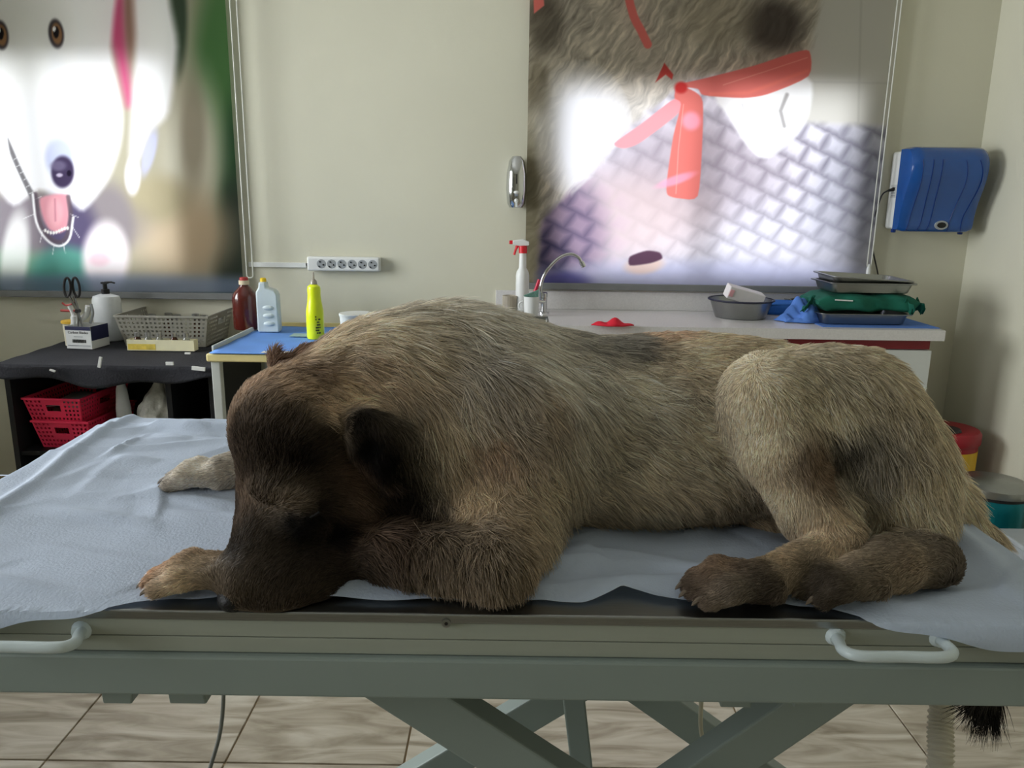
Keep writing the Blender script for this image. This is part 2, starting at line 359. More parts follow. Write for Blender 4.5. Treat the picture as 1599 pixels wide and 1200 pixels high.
m = MB(); m.v = list(map(tuple, np.stack([X, Y, Z], 1).tolist())); m.f = np.stack([a_, a_+1, a_+NU+2, a_+NU+1], 1).tolist()
sheet = m.build('table_sheet', mat_sheet(), smooth=True); tag(sheet, 'crumpled pale blue disposable sheet spread under the dog', 'sheet')
SHX, SHZ = sx, Z

# ------------------------------------------------------------------ the dog: one continuous body from blended volumes
G0, G1, GH = np.array([-.50, .705, .56]), np.array([.76, 1.34, 1.25]), .004
GN = ((G1-G0)/GH).astype(int)+1
FLD = np.full(GN, .15, np.float32)
AX = [G0[k]+GH*np.arange(GN[k]) for k in range(3)]
def V(p): return np.array([float(p[0]), float(p[1]), float(p[2])])
def blend(fn, lo, hi, k, sub=False):
    lo = np.maximum(((np.minimum(lo, hi)-k*1.5-.03-G0)/GH).astype(int), 0); hi = np.minimum(((hi+k*1.5+.03-G0)/GH).astype(int)+2, GN)
    if np.any(hi <= lo): return
    sl = tuple(slice(lo[i], hi[i]) for i in range(3))
    x = AX[0][sl[0]][:, None, None].astype(np.float32); y = AX[1][sl[1]][None, :, None].astype(np.float32); z = AX[2][sl[2]][None, None, :].astype(np.float32)
    d = fn(x, y, z); a = FLD[sl]
    if sub: d = -d; h = np.clip(.5+.5*(d-a)/k, 0, 1); FLD[sl] = a+(d-a)*h+k*h*(1-h)
    else: h = np.clip(.5+.5*(a-d)/k, 0, 1); FLD[sl] = a+(d-a)*h-k*h*(1-h)
def ell(c, r, k=.03, rot=None, sub=False):
    c, r = V(c), np.array(r, float); Rm = np.eye(3) if rot is None else np.array(rot.to_3x3())
    def fn(x, y, z):
        px, py, pz = x-c[0], y-c[1], z-c[2]
        q = [(Rm[0, i]*px+Rm[1, i]*py+Rm[2, i]*pz) for i in range(3)]
        k0 = np.sqrt(sum((q[i]/r[i])**2 for i in range(3))); k1 = np.sqrt(sum((q[i]/r[i]**2)**2 for i in range(3)))+1e-9
        return k0*(k0-1)/k1
    m_ = max(r); e_ = np.full(3, m_) if rot is not None else r
    blend(fn, c-e_, c+e_, k, sub)
def cone(a, b_, ra, rb, k=.02):
    a, b_ = V(a), V(b_); ab = b_-a; L2 = float(ab@ab)+1e-12; rm = max(ra, rb)
    def fn(x, y, z):
        t = np.clip(((x-a[0])*ab[0]+(y-a[1])*ab[1]+(z-a[2])*ab[2])/L2, 0, 1)
        return np.sqrt((x-a[0]-t*ab[0])**2+(y-a[1]-t*ab[1])**2+(z-a[2]-t*ab[2])**2)-(ra+(rb-ra)*t)
    blend(fn, np.minimum(a, b_)-rm, np.maximum(a, b_)+rm, k)
def chain(pts, rs, k=.02):
    for i in range(len(pts)-1): cone(pts[i], pts[i+1], rs[i], rs[i+1], k if i == 0 else max(k*.5, .008))
def begin():                                          # limbs lying against the body are grown apart, then joined without melting together
    global FLD
    keep = FLD; FLD = np.full(GN, .15, np.float32); return keep
def join(keep, k=.006):
    global FLD
    h = np.clip(.5+.5*(keep-FLD)/k, 0, 1); FLD = (keep+(FLD-keep)*h-k*h*(1-h)).astype(np.float32)
TT = TZ+.006                                          # lying surface (sheet)
def onT(x, y, r, bottom=True):                       # limb centre whose lowest point shows at (x,y) on the sheet
    p = PZ(x, y, TT); return Vector((p.x, p.y+r*.7, TT+r*.93))
# trunk
ell((-.03, 1.065, 1.025), (.235, .15, .130), .05)
ell((-.085, 1.045, 1.065), (.15, .12, .098), .06)
ell((.20, 1.085, 1.012), (.23, .125, .112), .06)
ell((.18, 1.04, .955), (.24, .11, .055), .06)
ell((.405, 1.075, 1.005), (.135, .13, .120), .06)
ell(PY(1090, 562, 1.09), (.10, .05, .03), .05)
# neck and ruff
cone(PY(690, 640, 1.03), PY(520, 665, .935), .118, .090, .06)
ell(PY(600, 608, 1.0), (.10, .10, .078), .05)
ell(PY(640, 720, .90), (.075, .05, .075), .05)
# shoulder and near foreleg
ell(PY(800, 705, .93), (.085, .045, .095), .05, Matrix.Rotation(-.3, 4, 'Y'))
EL = onT(772, 943, .036)
chain([PY(775, 720, .93), PY(785, 815, .89), EL], [.055, .052, .036], .05)
ell(PY(700, 855, .868), (.105, .045, .064), .05)
W1 = onT(470, 941, .028)+Vector((-.02, .045, 0)); PW = onT(345, 937, .019)+Vector((0, .020, -.002))
TRUNK = begin()
chain([EL, (EL+W1)/2+Vector((0, .012, .0)), W1, PW], [.034, .031, .024, .019], .02)
CL = []                                              # claws: (position, direction, length)
def toes(base, fwd, side, n, L, r, spread, par=None, zt=TT, up=0):
    fwd, side = Vector(fwd).normalized(), Vector(side).normalized(); mid = (n-1)/2
    for i in range(n):
        t = (i-mid)/max(mid, 1); le = L*(1-.22*abs(t)); s0 = base+side*t*spread*.75
        s0.z = zt+r*1.75+up; k1_ = s0+fwd*le*.55+side*t*.004; k1_.z = zt+r*1.9+up; e1 = s0+fwd*le+side*t*.006; e1.z = zt+r*.95+up
        chain([s0-fwd*.02, k1_, e1], [r*.95, r*1.05, r*.92], .007)
        CL.append((e1+fwd*r*.8+Vector((0, 0, r*.15)), (fwd+Vector((0, 0, -.55))).normalized(), .011))
toes(PW+Vector((-.02, 0, 0)), (-1, -.10, 0), (.10, -1, 0), 4, .066, .0100, .027)
join(TRUNK, .006); TRUNK = None
# far foreleg
FP = onT(345, 768, .025); FE = Vector((-.16, 1.16, .95))
chain([FE, Vector((-.33, 1.14, .938)), FP], [.05, .034, .026], .03)
toes(FP+Vector((-.02, 0, 0)), (-1, .05, 0), (-.05, -1, 0), 4, .062, .0122, .028)
ell((-.14, 1.14, 1.0), (.09, .07, .085), .05)
# head, lowered with the chin on the table edge
TRUNK = begin()
SK = PY(468, 690, .872)
ell(SK, (.070, .080, .082), .03)
ell(PY(437, 645, .90), (.042, .062, .040), .04)
ell(PY(545, 765, .885), (.060, .050, .066), .035)
ell(PY(500, 730, .95), (.06, .06, .075), .04)
MZ0, MZ1 = PY(442, 790, .845), PY(407, 902, .778)
cone(MZ0, MZ1, .050, .0365, .03)
cone(PY(500, 815, .855), PY(455, 908, .784), .048, .034, .03)
cone(PY(540, 820, .865), PY(490, 900, .80), .045, .036, .03)
ell(PY(388, 912, .772), (.026, .034, .028), .012)
ell(PY(430, 933, .768), (.036, .030, .018), .012)
ell(PY(440, 775, .797), (.034, .016, .013), .014, Matrix.Rotation(.25, 4, 'Y'))       # brow
ell(PY(470, 806, .790), (.020, .008, .0075), .006)                                     # closed eyelid
ell(PY(468, 823, .788), (.030, .012, .014), .010, sub=False)
# near ear, small and folded; far ear a ragged stub
ER = PY(582, 690, .826)
ell(ER, (.025, .012, .033), .012, Matrix.Rotation(-.35, 4, 'Y'))
cone(PY(560, 664, .845), PY(606, 680, .84), .019, .019, .02)
cone(PY(575, 690, .83), PY(600, 738, .822), .020, .010, .012)
ell(PY(574, 694, .806), (.012, .010, .022), .008, Matrix.Rotation(-.3, 4, 'Y'), sub=True)
cone(PY(440, 588, .95), PY(428, 553, .965), .013, .004, .012)
cone(PY(452, 582, .97), PY(470, 562, .98), .015, .010, .015)
cone(PY(470, 580, .97), PY(492, 562, .98), .012, .006, .012)
join(TRUNK, .02); TRUNK = None
# near hind leg
KN = PY(1196, 622, .925); HP = PY(1325, 640, .985)
chain([HP, KN], [.080, .050], .045)
ell(PY(1285, 668, .955), (.105, .062, .092), .04, Matrix.Rotation(.25, 4, 'Y'))
HK = onT(1312, 908, .027); HK.z += .004
chain([KN, PY(1218, 700, .905), PY(1262, 800, .875), HK], [.050, .046, .034, .026], .02)
cone(PY(1300, 770, .90), HK+Vector((.014, .006, .01)), .016, .013, .02)
HM = onT(1195, 945, .021); TRUNK = begin()
chain([HK, HM, HM+Vector((-.02, 0, 0))], [.026, .0225, .021], .015)
toes(HM+Vector((-.012, 0, 0)), (-1, -.02, 0), (.02, -1, 0), 4, .066, .0118, .027)
join(TRUNK, .012); TRUNK = None
# buttocks and far hind leg folded underneath, its foot pointing forward along the edge
ell(PY(1370, 742, .965), (.090, .075, .095), .045)
ell(PY(1392, 800, .955), (.055, .06, .05), .04)
FH = onT(1466, 922, .026); FM = onT(1350, 942, .024); TRUNK = begin()
chain([(.42, .98, .925), (.47, .93, .916), FH], [.03, .018, .022], .02)
chain([FH, (FH+FM)/2+Vector((0, .006, .004)), FM], [.026, .028, .024], .02)
toes(FM+Vector((-.010, -.004, 0)), (-1, -.10, 0), (.10, -1, 0), 4, .056, .0122, .024, up=.001)
join(TRUNK, .006); TRUNK = None
cone(PY(1195, 818, .99), PY(1290, 830, 1.0), .030, .034, .03)                          # other shin seen beneath the belly
# tail over the end of the table
TA = [PY(1415, 728, 1.04), PY(1470, 774, 1.03), PY(1526, 842, 1.02), Vector((.664, 1.01, .82)), Vector((.683, 1.0, .74)), PY(1537, 1085, 1.0)]
chain(TA, [.038, .029, .021, .019, .016, .011], .03)

def surface_nets(F):
    s = F < 0; n = F.shape; off = [(i, j, k) for i in (0, 1) for j in (0, 1) for k in (0, 1)]
    c = sum(s[i:n[0]-1+i, j:n[1]-1+j, k:n[2]-1+k].astype(np.int8) for i, j, k in off)
    idx = np.argwhere((c > 0) & (c < 8)); num = np.full(c.shape, -1, np.int64); num[tuple(idx.T)] = np.arange(len(idx))
    acc = np.zeros((len(idx), 3)); cnt = np.zeros(len(idx)); val = {o_: F[tuple((idx+o_).T)] for o_ in off}
    for a in range(3):
        for o_ in off:
            if o_[a]: continue
            o2 = list(o_); o2[a] = 1; va, vb = val[o_], val[tuple(o2)]; cr = (va < 0) != (vb < 0)
            t = np.where(cr, va/np.where(va-vb == 0, 1, va-vb), 0); p = np.tile(np.array(o_, float), (len(idx), 1)); p[:, a] += t
            acc += p*cr[:, None]; cnt += cr
    vs = G0+GH*(idx+acc/cnt[:, None]); fs = []
    for a in range(3):
        b1, c1 = (a+1) % 3, (a+2) % 3; A = [slice(1, n[d]-1) for d in range(3)]; A2 = list(A); A[a] = slice(0, n[a]-1); A2[a] = slice(1, n[a])
        s0, s1 = s[tuple(A)], s[tuple(A2)]; e_ = np.argwhere(s0 != s1); fl_ = s0[tuple(e_.T)]
        base = e_.copy(); base[:, b1] += 1; base[:, c1] += 1
        def nb(db, dc): q_ = base.copy(); q_[:, b1] -= db; q_[:, c1] -= dc; return num[tuple(q_.T)]
        qd = np.stack([nb(1, 1), nb(0, 1), nb(0, 0), nb(1, 0)], 1); fs.append(np.where(fl_[:, None], qd, qd[:, ::-1]))
    return vs, np.concatenate(fs)
dv, df = surface_nets(FLD)
dv[:, 2] = np.where((dv[:, 2] < TT+.001) & (dv[:, 0] < TX1) , np.maximum(dv[:, 2], TZ+.001), dv[:, 2])
me = bpy.data.meshes.new('dog'); me.from_pydata(dv.tolist(), [], df.tolist()); me.update()
me.polygons.foreach_set('use_smooth', [True]*len(me.polygons))
dog = bpy.data.objects.new('dog', me); COL.objects.link(dog)
tag(dog, 'large grey-fawn shaggy dog lying on the table with its dark muzzle lowered', 'dog')

# coat guides: px, py, depth, flow (right, down), length m, colour sRGB, lift
GD = [
 (422, 784, .795, .3, -.9, .013, (112, 96, 78), .45), (442, 790, .787, .5, -.8, .014, (124, 108, 88), .45), (462, 793, .785, .7, -.6, .013, (112, 96, 78), .45), (490, 785, .785, .8, -.4, .016, (84, 68, 52), .4),
 (452, 812, .783, .8, .3, .004, (12, 11, 10), .2), (475, 812, .782, .9, .1, .004, (12, 11, 10), .2), (497, 803, .782, .9, -.1, .005, (16, 14, 12), .2), (465, 830, .782, .6, -.5, .008, (30, 25, 21), .25), (385, 780, .81, .0, -1, .010, (110, 88, 66), .3), (395, 715, .83, .0, -1, .013, (84, 66, 50), .35),
 (650, 900, .84, -.5, .6, .016, (148, 128, 98), .3), (620, 880, .84, -.3, .8, .022, (104, 86, 66), .35),
 (345, 925, .80, -1, .1, .009, (170, 148, 116), .2), (360, 890, .86, -1, .1, .009, (170, 148, 116), .2), (320, 890, .84, -1, .1, .009, (172, 148, 114), .2),
 (430, 700, .81, .2, -1, .015, (58, 45, 34), .4), (455, 670, .82, .4, -.9, .017, (66, 52, 39), .4), (500, 700, .80, .7, -.6, .018, (70, 55, 41), .4), (510, 760, .79, .9, -.2, .018, (56, 43, 33), .35),
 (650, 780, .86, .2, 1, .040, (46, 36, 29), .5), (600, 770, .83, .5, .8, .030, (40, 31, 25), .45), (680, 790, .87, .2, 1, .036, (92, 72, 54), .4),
 (400, 905, .79, .12, -1, .004, (14, 13, 12), .25), (380, 870, .79, .05, -1, .005, (22, 19, 17), .2), (352, 915, .79, .0, -1, .004, (50, 45, 40), .2),
 (450, 900, .79, .3, -.9, .006, (11, 10, 10), .3), (520, 890, .81, .8, -.3, .008, (12, 11, 10), .3), (480, 840, .81, .5, -.7, .007, (13, 12, 11), .25),
 (415, 830, .80, .1, -1, .006, (24, 20, 17), .2), (375, 800, .82, .0, -1, .007, (84, 66, 50), .25), (368, 740, .84, .0, -1, .009, (92, 74, 56), .3),
 (405, 740, .82, .1, -1, .009, (70, 54, 40), .25), (440, 760, .80, .4, -.9, .012, (80, 68, 52), .35), (400, 690, .83, .1, -1, .011, (62, 48, 36), .3),
 (470, 720, .80, .5, -.85, .014, (52, 42, 32), .35), (430, 660, .83, .2, -1, .014, (104, 84, 62), .3), (385, 660, .87, .0, -1, .013, (124, 100, 74), .3), (400, 628, .87, .2, -1, .015, (146, 118, 86), .3), (455, 625, .84, .5, -.8, .018, (146, 122, 92), .3), (510, 640, .83, .8, -.4, .022, (150, 130, 102), .3), (545, 625, .86, .9, 0, .026, (156, 138, 110), .3),
 (480, 800, .80, .8, -.2, .006, (24, 20, 17), .2), (455, 800, .80, .7, -.4, .008, (72, 62, 50), .35),
 (420, 600, .89, .4, -.8, .016, (142, 116, 84), .35), (480, 600, .87, .7, -.5, .020, (128, 104, 78), .3), (520, 660, .83, .8, -.3, .020, (122, 104, 80), .3),
 (455, 560, .96, .5, -.6, .016, (120, 88, 62), .4), (510, 545, .95, .8, -.3, .026, (165, 150, 122), .35),
 (560, 785, .80, .95, .3, .026, (142, 106, 78), .3), (545, 745, .81, .9, 0, .022, (120, 86, 60), .3), (580, 810, .80, .8, .5, .028, (124, 94, 68), .3), (530, 790, .79, .95, .2, .020, (120, 90, 64), .3), (600, 830, .82, .6, .7, .030, (60, 46, 36), .35),
 (520, 830, .80, .9, .3, .014, (24, 20, 17), .3), (560, 870, .82, .7, .5, .02, (40, 32, 26), .3),
 (575, 700, .81, .2, .9, .006, (16, 15, 15), .2), (560, 660, .83, .3, .9, .007, (30, 26, 23), .2), (600, 720, .82, .3, .9, .012, (24, 21, 19), .3),
 (630, 760, .84, .3, .9, .034, (44, 34, 27), .45), (640, 820, .85, .2, 1, .036, (52, 40, 32), .45), (610, 690, .86, .5, .8, .026, (70, 60, 48), .3),
 (560, 610, .90, .9, .25, .032, (150, 130, 102), .25), (560, 550, .96, .9, -.1, .036, (178, 164, 138), .3), (620, 560, .96, .95, .15, .042, (170, 160, 136), .25),
 (620, 640, .90, .6, .7, .040, (138, 120, 94), .25), (660, 680, .89, .45, .85, .044, (160, 148, 124), .25), (720, 640, .92, .45, .85, .046, (164, 152, 128), .25),
 (680, 720, .88, .3, .95, .044, (150, 136, 112), .25), (640, 500, 1.02, .9, -.25, .045, (176, 168, 146), .4), (700, 490, 1.05, .95, -.15, .045, (164, 158, 140), .4),
 (780, 500, 1.05, .97, .05, .042, (152, 147, 130), .35), (870, 515, 1.06, .97, .15, .040, (138, 133, 116), .3), (960, 540, 1.06, .9, .35, .038, (124, 119, 104), .25),
 (740, 560, .98, .9, .4, .044, (148, 142, 124), .22), (820, 580, .96, .85, .5, .040, (156, 149, 130), .2), (900, 600, .95, .75, .6, .036, (150, 144, 126), .2),
 (800, 650, .90, .7, .6, .030, (146, 130, 106), .2), (850, 660, .89, .3, .5, .018, (142, 124, 98), .2), (760, 700, .88, .3, .7, .018, (150, 126, 100), .2),
 (900, 680, .92, .6, .8, .034, (150, 142, 122), .22), (870, 760, .89, .35, .95, .034, (142, 132, 110), .25), (830, 830, .87, .25, 1, .034, (144, 132, 108), .3),
 (740, 780, .86, .1, 1, .018, (152, 134, 104), .2), (690, 840, .86, -.1, 1, .018, (138, 116, 88), .25), (700, 900, .82, -.3, .6, .018, (160, 142, 112), .25),
 (800, 900, .83, .35, .95, .026, (150, 134, 106), .3), (795, 935, .80, .5, .8, .020, (122, 100, 78), .3), (600, 920, .82, -.9, .2, .012, (112, 94, 72), .2),
 (450, 920, .81, -1, .1, .010, (130, 108, 82), .2), (340, 905, .80, -1, .1, .009, (176, 154, 122), .2), (250, 905, .79, -1, .3, .007, (160, 124, 88), .2), (285, 925, .77, -1, .3, .007, (186, 168, 138), .2), (215, 925, .78, -1, .4, .006, (120, 98, 76), .2),
 (330, 740, 1.10, -1, .1, .009, (222, 216, 204), .2), (280, 745, 1.10, -1, .2, .008, (212, 204, 190), .2), (258, 745, 1.10, -1, .3, .006, (110, 100, 90), .2),
 (1000, 620, .97, .95, .3, .028, (152, 146, 126), .15), (960, 700, .93, .9, .45, .028, (146, 138, 118), .18), (1000, 780, .92, .9, .4, .026, (144, 134, 112), .2), (940, 840, .90, .9, .4, .028, (132, 118, 94), .25),
 (1090, 700, .96, .95, .3, .022, (152, 144, 122), .15), (1100, 820, .95, .8, .5, .024, (134, 120, 96), .2), (1060, 570, 1.04, .95, .1, .022, (166, 154, 128), .18), (1030, 535, 1.09, .95, -.1, .022, (172, 138, 104), .25), (1120, 545, 1.08, .95, -.1, .022, (178, 162, 132), .25), (1200, 830, .99, .8, .3, .012, (150, 132, 104), .2),
 (1180, 560, 1.02, .95, -.05, .018, (186, 172, 140), .25), (1270, 555, 1.03, .95, .1, .020, (182, 168, 138), .2), (1340, 590, 1.02, .8, .5, .022, (170, 158, 132), .2), (1400, 650, 1.0, .6, .8, .030, (172, 160, 132), .25),
 (1160, 620, .90, .0, 1, .009, (196, 184, 156), .15), (1200, 680, .88, .25, 1, .010, (196, 184, 156), .15), (1240, 620, .90, .6, .6, .014, (180, 170, 144), .18), (1300, 640, .90, .6, .8, .022, (160, 152, 130), .2),
 (1255, 710, .88, .4, .9, .014, (124, 98, 70), .2), (1270, 740, .88, .4, .9, .014, (126, 98, 70), .2), (1310, 690, .89, .45, .9, .026, (98, 94, 88), .22), (1345, 730, .89, .4, .95, .030, (130, 124, 112), .22), (1320, 790, .89, .3, 1, .030, (168, 158, 134), .25),
 (1400, 760, .90, .3, 1, .036, (184, 173, 146), .25), (1440, 700, .96, .5, .9, .036, (180, 168, 140), .28), (1430, 820, .92, .2, 1, .036, (188, 176, 148), .3), (1360, 830, .90, .1, 1, .034, (176, 166, 140), .3), (1470, 750, .98, .5, .9, .036, (176, 162, 134), .35),
 (1230, 780, .87, .25, 1, .010, (188, 176, 148), .15), (1290, 840, .85, .3, 1, .010, (160, 140, 108), .15), (1300, 885, .82, -.6, .6, .010, (166, 148, 118), .15), (1220, 900, .80, -1, .1, .010, (158, 138, 106), .18), (1130, 910, .78, -1, .2, .008, (140, 112, 84), .18), (1095, 930, .77, -1, .4, .007, (104, 86, 68), .18), (1150, 935, .75, -1, .3, .008, (120, 108, 92), .2), (1180, 930, .76, -1, .2, .009, (66, 56, 46), .2),
 (1450, 880, .82, -.9, -.1, .013, (120, 108, 90), .2), (1380, 880, .83, -.9, -.1, .014, (108, 97, 82), .2), (1340, 920, .80, -1, .1, .010, (76, 67, 57), .2), (1285, 920, .77, -1, .3, .007, (88, 76, 62), .2), (1420, 910, .79, -.9, 0, .010, (140, 122, 96), .2), (1485, 900, .81, -.3, -.8, .010, (104, 93, 78), .2),
 (1500, 770, 1.01, .6, .9, .036, (172, 160, 132), .3), (1530, 830, 1.0, .5, 1, .032, (150, 138, 114), .25),
]
gp = np.array([V(PY(g[0], g[1], g[2])) for g in GD]); gp = np.concatenate([gp, [[.683, 1.0, .74], [.685, 1.0, .62], [.20, 1.2, 1.0], [-.05, 1.2, 1.0], [.42, 1.2, 1.0]]])
gf = np.array([(g[3], 0, -g[4]) for g in GD]+[(0, 0, -1), (0, 0, -1), (1, 0, -.4), (.9, 0, -.4), (.7, 0, -.8)], float)
gl = np.array([g[5] for g in GD]+[.045, .055, .03, .04, .03])
gc0 = lin(np.array([g[6] for g in GD]+[(90, 84, 72), (18, 17, 16), (150, 144, 124), (150, 144, 124), (180, 168, 140)]))
gx_ = np.array([g[0] for g in GD]+[1540, 1540, 1000, 760, 1300], float); gy_ = np.array([g[1] for g in GD]+[1000, 1100, 700, 700, 700], float)
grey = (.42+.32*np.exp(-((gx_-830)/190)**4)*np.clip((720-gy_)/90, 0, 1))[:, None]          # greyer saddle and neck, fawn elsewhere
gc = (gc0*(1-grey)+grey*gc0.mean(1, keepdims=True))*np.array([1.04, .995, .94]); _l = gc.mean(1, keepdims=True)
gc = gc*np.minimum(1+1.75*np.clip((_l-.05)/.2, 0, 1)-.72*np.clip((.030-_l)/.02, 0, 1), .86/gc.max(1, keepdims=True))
gu = np.array([g[7] for g in GD]+[.2, .2, .2, .2, .2])
def guide(P, pw=4, chunk=40000):
    out = []
    for i in range(0, len(P), chunk):
        d2 = ((P[i:i+chunk, None, :]-gp[None])**2).sum(2)+2e-5; w_ = d2**(-pw/2); w_ /= w_.sum(1, keepdims=True)
        out.append(w_ @ np.concatenate([gf, gl[:, None], gc, gu[:, None]], 1))
    return np.concatenate(out)
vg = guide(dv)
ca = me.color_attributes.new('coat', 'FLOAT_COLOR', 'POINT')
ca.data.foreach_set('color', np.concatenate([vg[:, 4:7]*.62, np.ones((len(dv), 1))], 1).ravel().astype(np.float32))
me.materials.append(mat_attr('dog undercoat', 'coat', .9))
# hair roots
tri = np.concatenate([df[:, [0, 1, 2]], df[:, [0, 2, 3]]]); pa, pb, pc = dv[tri[:, 0]], dv[tri[:, 1]], dv[tri[:, 2]]
nr = np.cross(pb-pa, pc-pa); ar = np.linalg.norm(nr, axis=1)/2; nr /= np.maximum(2*ar, 1e-12)[:, None]
vn = np.zeros_like(dv)
for c_ in range(3): np.add.at(vn, tri[:, c_], nr*ar[:, None])
vn /= np.maximum(np.linalg.norm(vn, axis=1), 1e-9)[:, None]
tl = vg[tri[:, 0], 3]; cen = (pa+pb+pc)/3
dens = ar*np.clip(.020/tl, .7, 2.6)*np.where((cen[:, 2] < TT+.006) & (nr[:, 2] < -.5), .0, 1)*np.where(nr[:, 1] > .35, .35, 1)
NH = 330000
ti = RNG.choice(len(tri), NH, p=dens/dens.sum()); r1, r2 = RNG.random(NH), RNG.random(NH); q1 = np.sqrt(r1)
w3 = np.stack([1-q1, q1*(1-r2), q1*r2], 1)
rt = sum(dv[tri[ti, k]]*w3[:, k:k+1] for k in range(3)); nm = sum(vn[tri[ti, k]]*w3[:, k:k+1] for k in range(3)); nm /= np.linalg.norm(nm, axis=1)[:, None]
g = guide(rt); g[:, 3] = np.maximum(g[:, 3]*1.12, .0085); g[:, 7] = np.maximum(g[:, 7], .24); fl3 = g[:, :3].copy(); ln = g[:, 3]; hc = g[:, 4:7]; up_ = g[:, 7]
cl = np.stack([vnoise(rt*38, s)-.5 for s in (41, 42, 43)], 1); cl2 = np.stack([vnoise(rt*110, s)-.5 for s in (51, 52, 53)], 1)
fl3 /= np.linalg.norm(fl3, axis=1)[:, None]+1e-6
fl3 += cl*.75+cl2*.75*np.clip(ln/.02, .4, 1.2)[:, None]+RNG.normal(0, .13, (NH, 3))
fl3 -= nm*(fl3*nm).sum(1, keepdims=True); fl3 /= np.linalg.norm(fl3, axis=1)[:, None]+1e-6
L_ = ln*RNG.uniform(.7, 1.15, NH); lift = up_+RNG.normal(0, .07, NH)+cl2[:, 0]*.25
d0 = fl3+nm*np.clip(lift, .05, .9)[:, None]; d0 /= np.linalg.norm(d0, axis=1)[:, None]
K = 5; t_ = np.linspace(0, 1, K)
bend = -nm*.30*np.clip(lift-.12, 0, .6)[:, None]+np.array([0, 0, -.16])*np.clip(L_/.03, 0, 1.3)[:, None]+cl2*.25
pts = rt[:, None, :]-nm[:, None, :]*.0003+L_[:, None, None]*(t_[None, :, None]*d0[:, None, :]+(t_**2)[None, :, None]*bend[:, None, :])
ins = (pts[:, :, 0] > TX0) & (pts[:, :, 0] < TX1) & (rt[:, None, 2] > TZ); pts[:, :, 2] = np.where(ins, np.maximum(pts[:, :, 2], TT-.002), pts[:, :, 2])
fw = fl3/(np.linalg.norm(fl3, axis=1)[:, None]+1e-6); tw = rt-.75*fw*((rt*fw).sum(1, keepdims=True))
val = (1+.5*(vnoise(rt*24, 61)-.5)+.75*(vnoise(tw*150, 62)-.5)+.75*(vnoise(tw*330, 63)-.5))*RNG.uniform(.65, 1.3, NH)
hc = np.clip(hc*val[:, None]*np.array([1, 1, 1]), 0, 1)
cu = bpy.data.hair_curves.new('fur'); cu.add_curves([K]*NH)
cu.points.foreach_set('position', pts.reshape(-1).astype(np.float32))
ra_ = cu.attributes.get('radius') or cu.attributes.new('radius', 'FLOAT', 'POINT')
rr = (np.clip(.00026+.006*ln, .00026, .00042)[:, None]*np.array([1, 1, .9, .7, .2])[None]).ravel()
ra_.data.foreach_set('value', rr.astype(np.float32))
at = cu.attributes.new('haircol', 'FLOAT_COLOR', 'CURVE'); at.data.foreach_set('color', np.concatenate([hc, np.ones((NH, 1))], 1).ravel().astype(np.float32))
fur = bpy.data.objects.new('fur', cu); COL.objects.link(fur); fur.parent = dog; cu.materials.append(mat_attr('dog hair', 'haircol', .5, .38)); fur['kind'] = 'stuff'
fur['label'] = 'dense mixed-length grey and fawn coat'
# nose, closed eye, claws
M_NOSE = mat('black nose leather', (9, 9, 10), .5, bump=.2, bscale=500)
n0 = PY(369, 930, .760)
m = MB(); m.ball(n0, (.019, .024, .016), 20, 12); m.build('nose', M_NOSE, dog, smooth=True)
ey_ = [PY(x, y, .7815) for x, y in ((450, 809), (462, 813), (476, 812), (490, 806), (499, 800))]
m = MB(); m.tube(bez(ey_, 4), .0014, 6); m.build('closed_eyelid', mat('dark eyelid skin', (14, 12, 11), .9), dog, smooth=True)
M_CLAW = mat('horn claw', (110, 98, 84), .4)
for p, d, l in CL:
    m = MB(); p = Vector(p); m.tube([p-d*.006, p+d*l*.4, p+d*l*.8+Vector((0, 0, -.0015)), p+d*l+Vector((0, 0, -.003))], [.0034, .003, .0018, .0004], 7)
    m.v = [(x, y, max(z, TZ+.003)) for x, y, z in m.v]; m.build('claw', M_CLAW, dog, smooth=True)

